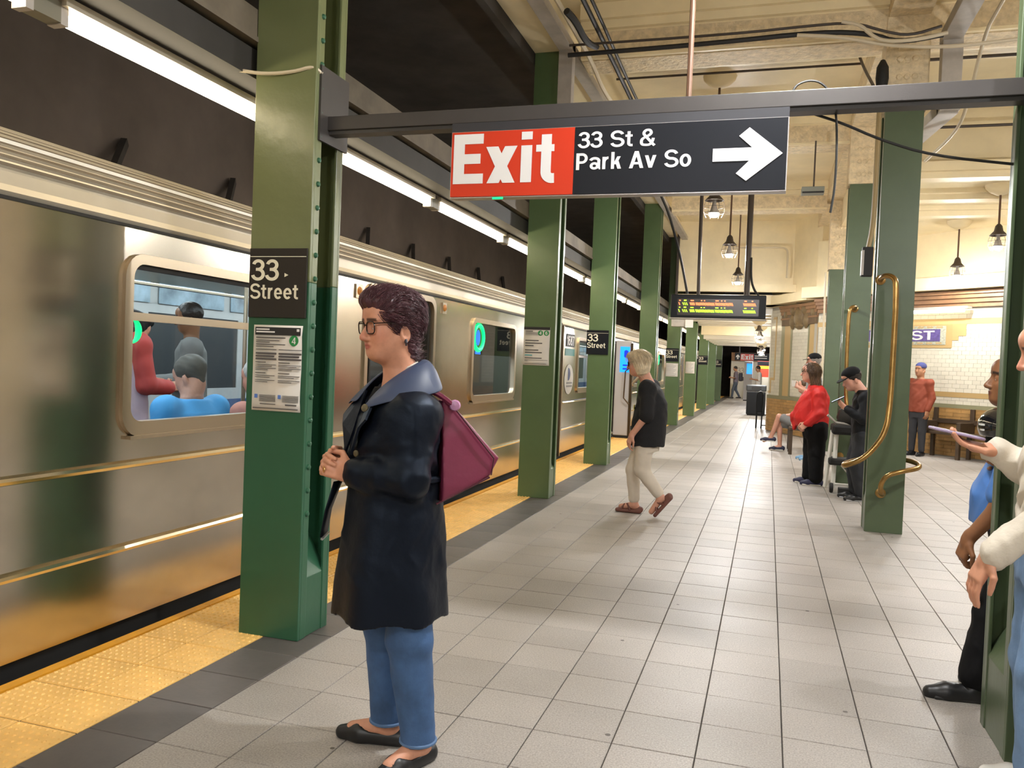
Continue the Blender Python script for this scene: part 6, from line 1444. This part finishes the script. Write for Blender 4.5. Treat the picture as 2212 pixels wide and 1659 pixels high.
# ---- far people
def simple(loc, deg, label, top, bottom, skin='tan', hair=hair_d, sc_=1.0, wr=(.24, .05, 1.1)):
    z = lambda q: tuple(v3(q)*sc_)
    D = dict(skin=skin, step=.018, hstep=.013, handstep=.014, hairstep=.013, head=dict(c=z((.05, 0, 1.58)), pitch=18, s=1.0*sc_), neck=z((0, 0, 1.43)), core=[(.85*sc_, 0, 0, .10, .13), (1.25*sc_, 0, 0, .10, .15), (1.42*sc_, 0, 0, .06, .08)],
        arms=dict(L=dict(sh=z((0, .18, 1.36)), el=z((.0, .22, 1.08)), wr=z(wr), hand=dict(d=(1, -.3, .1), nrm=(0, .9, .3), curl=.6, side=1)), R=dict(sh=z((0, -.18, 1.36)), el=z((0, -.22, 1.08)), wr=z((wr[0], -wr[1], wr[2])), hand=dict(d=(1, .3, .1), nrm=(0, -.9, .3), curl=.6, side=-1))),
        legs=dict(L=dict(hip=z((0, .09, .85)), kn=z((.12, .09, .47)), an=z((.16, .09, .10)), toe=(1, .1)), R=dict(hip=z((0, -.09, .85)), kn=z((-.02, -.09, .47)), an=z((-.22, -.09, .12)), toe=(1, -.1))),
        hair=('short', hair, .002), top=dict(name='shirt', mat=top, sleeve=(.075, .065, .05), len=.45, rows=[(.82*sc_, 0, 0, .13, .17), (1.1*sc_, 0, 0, .13, .17), (1.34*sc_, 0, 0, .12, .18), (1.42*sc_, 0, 0, .07, .10)]),
        bottom=dict(mat=bottom, rows=[(.72*sc_, 0, 0, .11, .15), (.86*sc_, 0, 0, .12, .155)], len=.96), shoes=black_s)
    return person(loc, deg, label, D)
fb, _ = simple((-1.62, 44.5, 0), 182, 'far man in grey shirt walking with a dark backpack, by the white end wall', M('mauve_shirt', (.16, .13, .15), .8), M('slate_trousers', (.07, .085, .11), .8))
bk = thing('backpack', 'dark backpack on the far walking man', 'bag', (-1.40, 44.5, 1.0))
sdf_obj('bag_body', [rbox((.02, 0, .15), (.10, .15, .22), .06)], bk, M('backpack_dark', (.03, .026, .035), .8), .02); sdf_obj('front_pocket', [rbox((.12, 0, .06), (.05, .11, .11), .04)], bk, M('backpack_mid', (.06, .05, .05), .8), .02)
simple((-.40, 37.3, 0), 190, 'far man in white shirt looking down, behind the trash bin', white_c, M('grey_trousers', (.2, .2, .2), .8), wr=(.26, .03, 1.12))

# ---- passengers inside the nearest car
def rider(loc, deg, label, top, hair_style, hair_mat, skin='light', seated=True, head=None, sleeve_len=1.0, dz=0):
    zb = .42 if seated else .86
    hc = head or dict(c=(.04, 0, zb+.76), pitch=14, s=1.0)
    D = dict(skin=skin, step=.013, hstep=.009, handstep=.011, hairstep=.009, head=hc, neck=(0, 0, zb+.60), core=[(zb, 0, 0, .11, .15), (zb+.35, 0, 0, .10, .15), (zb+.58, 0, 0, .06, .08)],
        arms=dict(L=dict(sh=(0, .18, zb+.51), el=(.04, .22, zb+.24), wr=(.26, .12, zb+.22), hand=dict(d=(1, -.3, .1), nrm=(0, .9, .3), curl=.6, side=1)), R=dict(sh=(0, -.18, zb+.51), el=(.04, -.22, zb+.24), wr=(.26, -.12, zb+.22), hand=dict(d=(1, .3, .1), nrm=(0, -.9, .3), curl=.6, side=-1))),
        legs=dict(L=dict(hip=(0, .09, zb+.06), kn=(.42, .09, zb+.07), an=(.42, .09, .14), toe=(1, 0)), R=dict(hip=(0, -.09, zb+.06), kn=(.42, -.09, zb+.07), an=(.42, -.09, .14), toe=(1, 0))) if seated else
             dict(L=dict(hip=(0, .09, zb), kn=(.01, .09, .5), an=(0, .09, .14), toe=(1, 0)), R=dict(hip=(0, -.09, zb), kn=(.01, -.09, .5), an=(0, -.09, .14), toe=(1, 0))),
        hair=(hair_style, hair_mat, .003) if hair_style else None, top=dict(name='top', mat=top, sleeve=(.08, .068, .055), len=sleeve_len, rows=[(zb-.02, 0, 0, .14, .17), (zb+.25, 0, 0, .135, .17), (zb+.48, 0, 0, .125, .19), (zb+.575, 0, 0, .08, .11)]),
        bottom=dict(mat=M('dark_trousers', (.014, .016, .021), .75), rows=[(zb-.03, .02, 0, .14, .16), (zb+.1, .02, 0, .13, .16)], r=(.09, .075, .06), len=.95), shoes=black_s)
    return person((loc[0], loc[1], .05+dz), deg, label, D, 'passengers inside the nearest subway car')
rider((-3.36, 4.22), 180-12, 'passenger in sky blue shirt with back to the big car window', M('sky_shirt', (.09, .42, .85), .6), 'short', M('greying_hair', (.10, .09, .075), .6), 'pink', head=dict(c=(.05, -.02, 1.13), pitch=24, yaw=10, s=1.0), dz=.06)
rp, _ = rider((-4.25, 4.62), 72, 'black-haired passenger in red sleeves and pale pink vest inside the big car window', M('coral_red', (.55, .06, .05), .6), 'pixie', M('black_hair', (.012, .010, .010), .4), 'light', seated=False, head=dict(c=(.07, 0, 1.47), pitch=20, s=1.05))
sdf_obj('vest', [loft([(.80, -.02, 0, .18, .215), (1.1, -.03, 0, .18, .215), (1.30, -.05, 0, .17, .215), (1.42, -.04, 0, .13, .15), (1.46, -.02, 0, .08, .10)], .02)], rp, M('pink_vest', (.66, .50, .55), .7), .012, disp=folds(3, .016))
rider((-4.6, 5.75), -140, 'passenger in grey jacket standing deep inside the big car window', M('grey_jacket', (.20, .20, .19), .7), 'short', hair_d, 'brown', seated=False, head=dict(c=(.03, 0, 1.62), pitch=10, s=1.0))
rider((-3.36, 4.93), 178, 'white-haired passenger in salmon top at the right of the big car window', M('salmon_top', (.62, .26, .20), .7), 'short', M('white_hair', (.55, .52, .48), .6), 'pink')
rider((-4.25, 10.5), 200, 'passenger in pale grey coat, seen in the window with green ring', M('pale_coat', (.42, .43, .45), .7), 'long', hair_d, 'light', seated=False, head=dict(c=(.04, 0, 1.55), pitch=12, s=1.0))
rider((-4.6, 12.0-.9), -30, 'passenger in black top, seen in the window with green ring', black_c, 'long', hair_b, 'light', seated=False, head=dict(c=(.04, 0, 1.55), pitch=12, s=1.0))
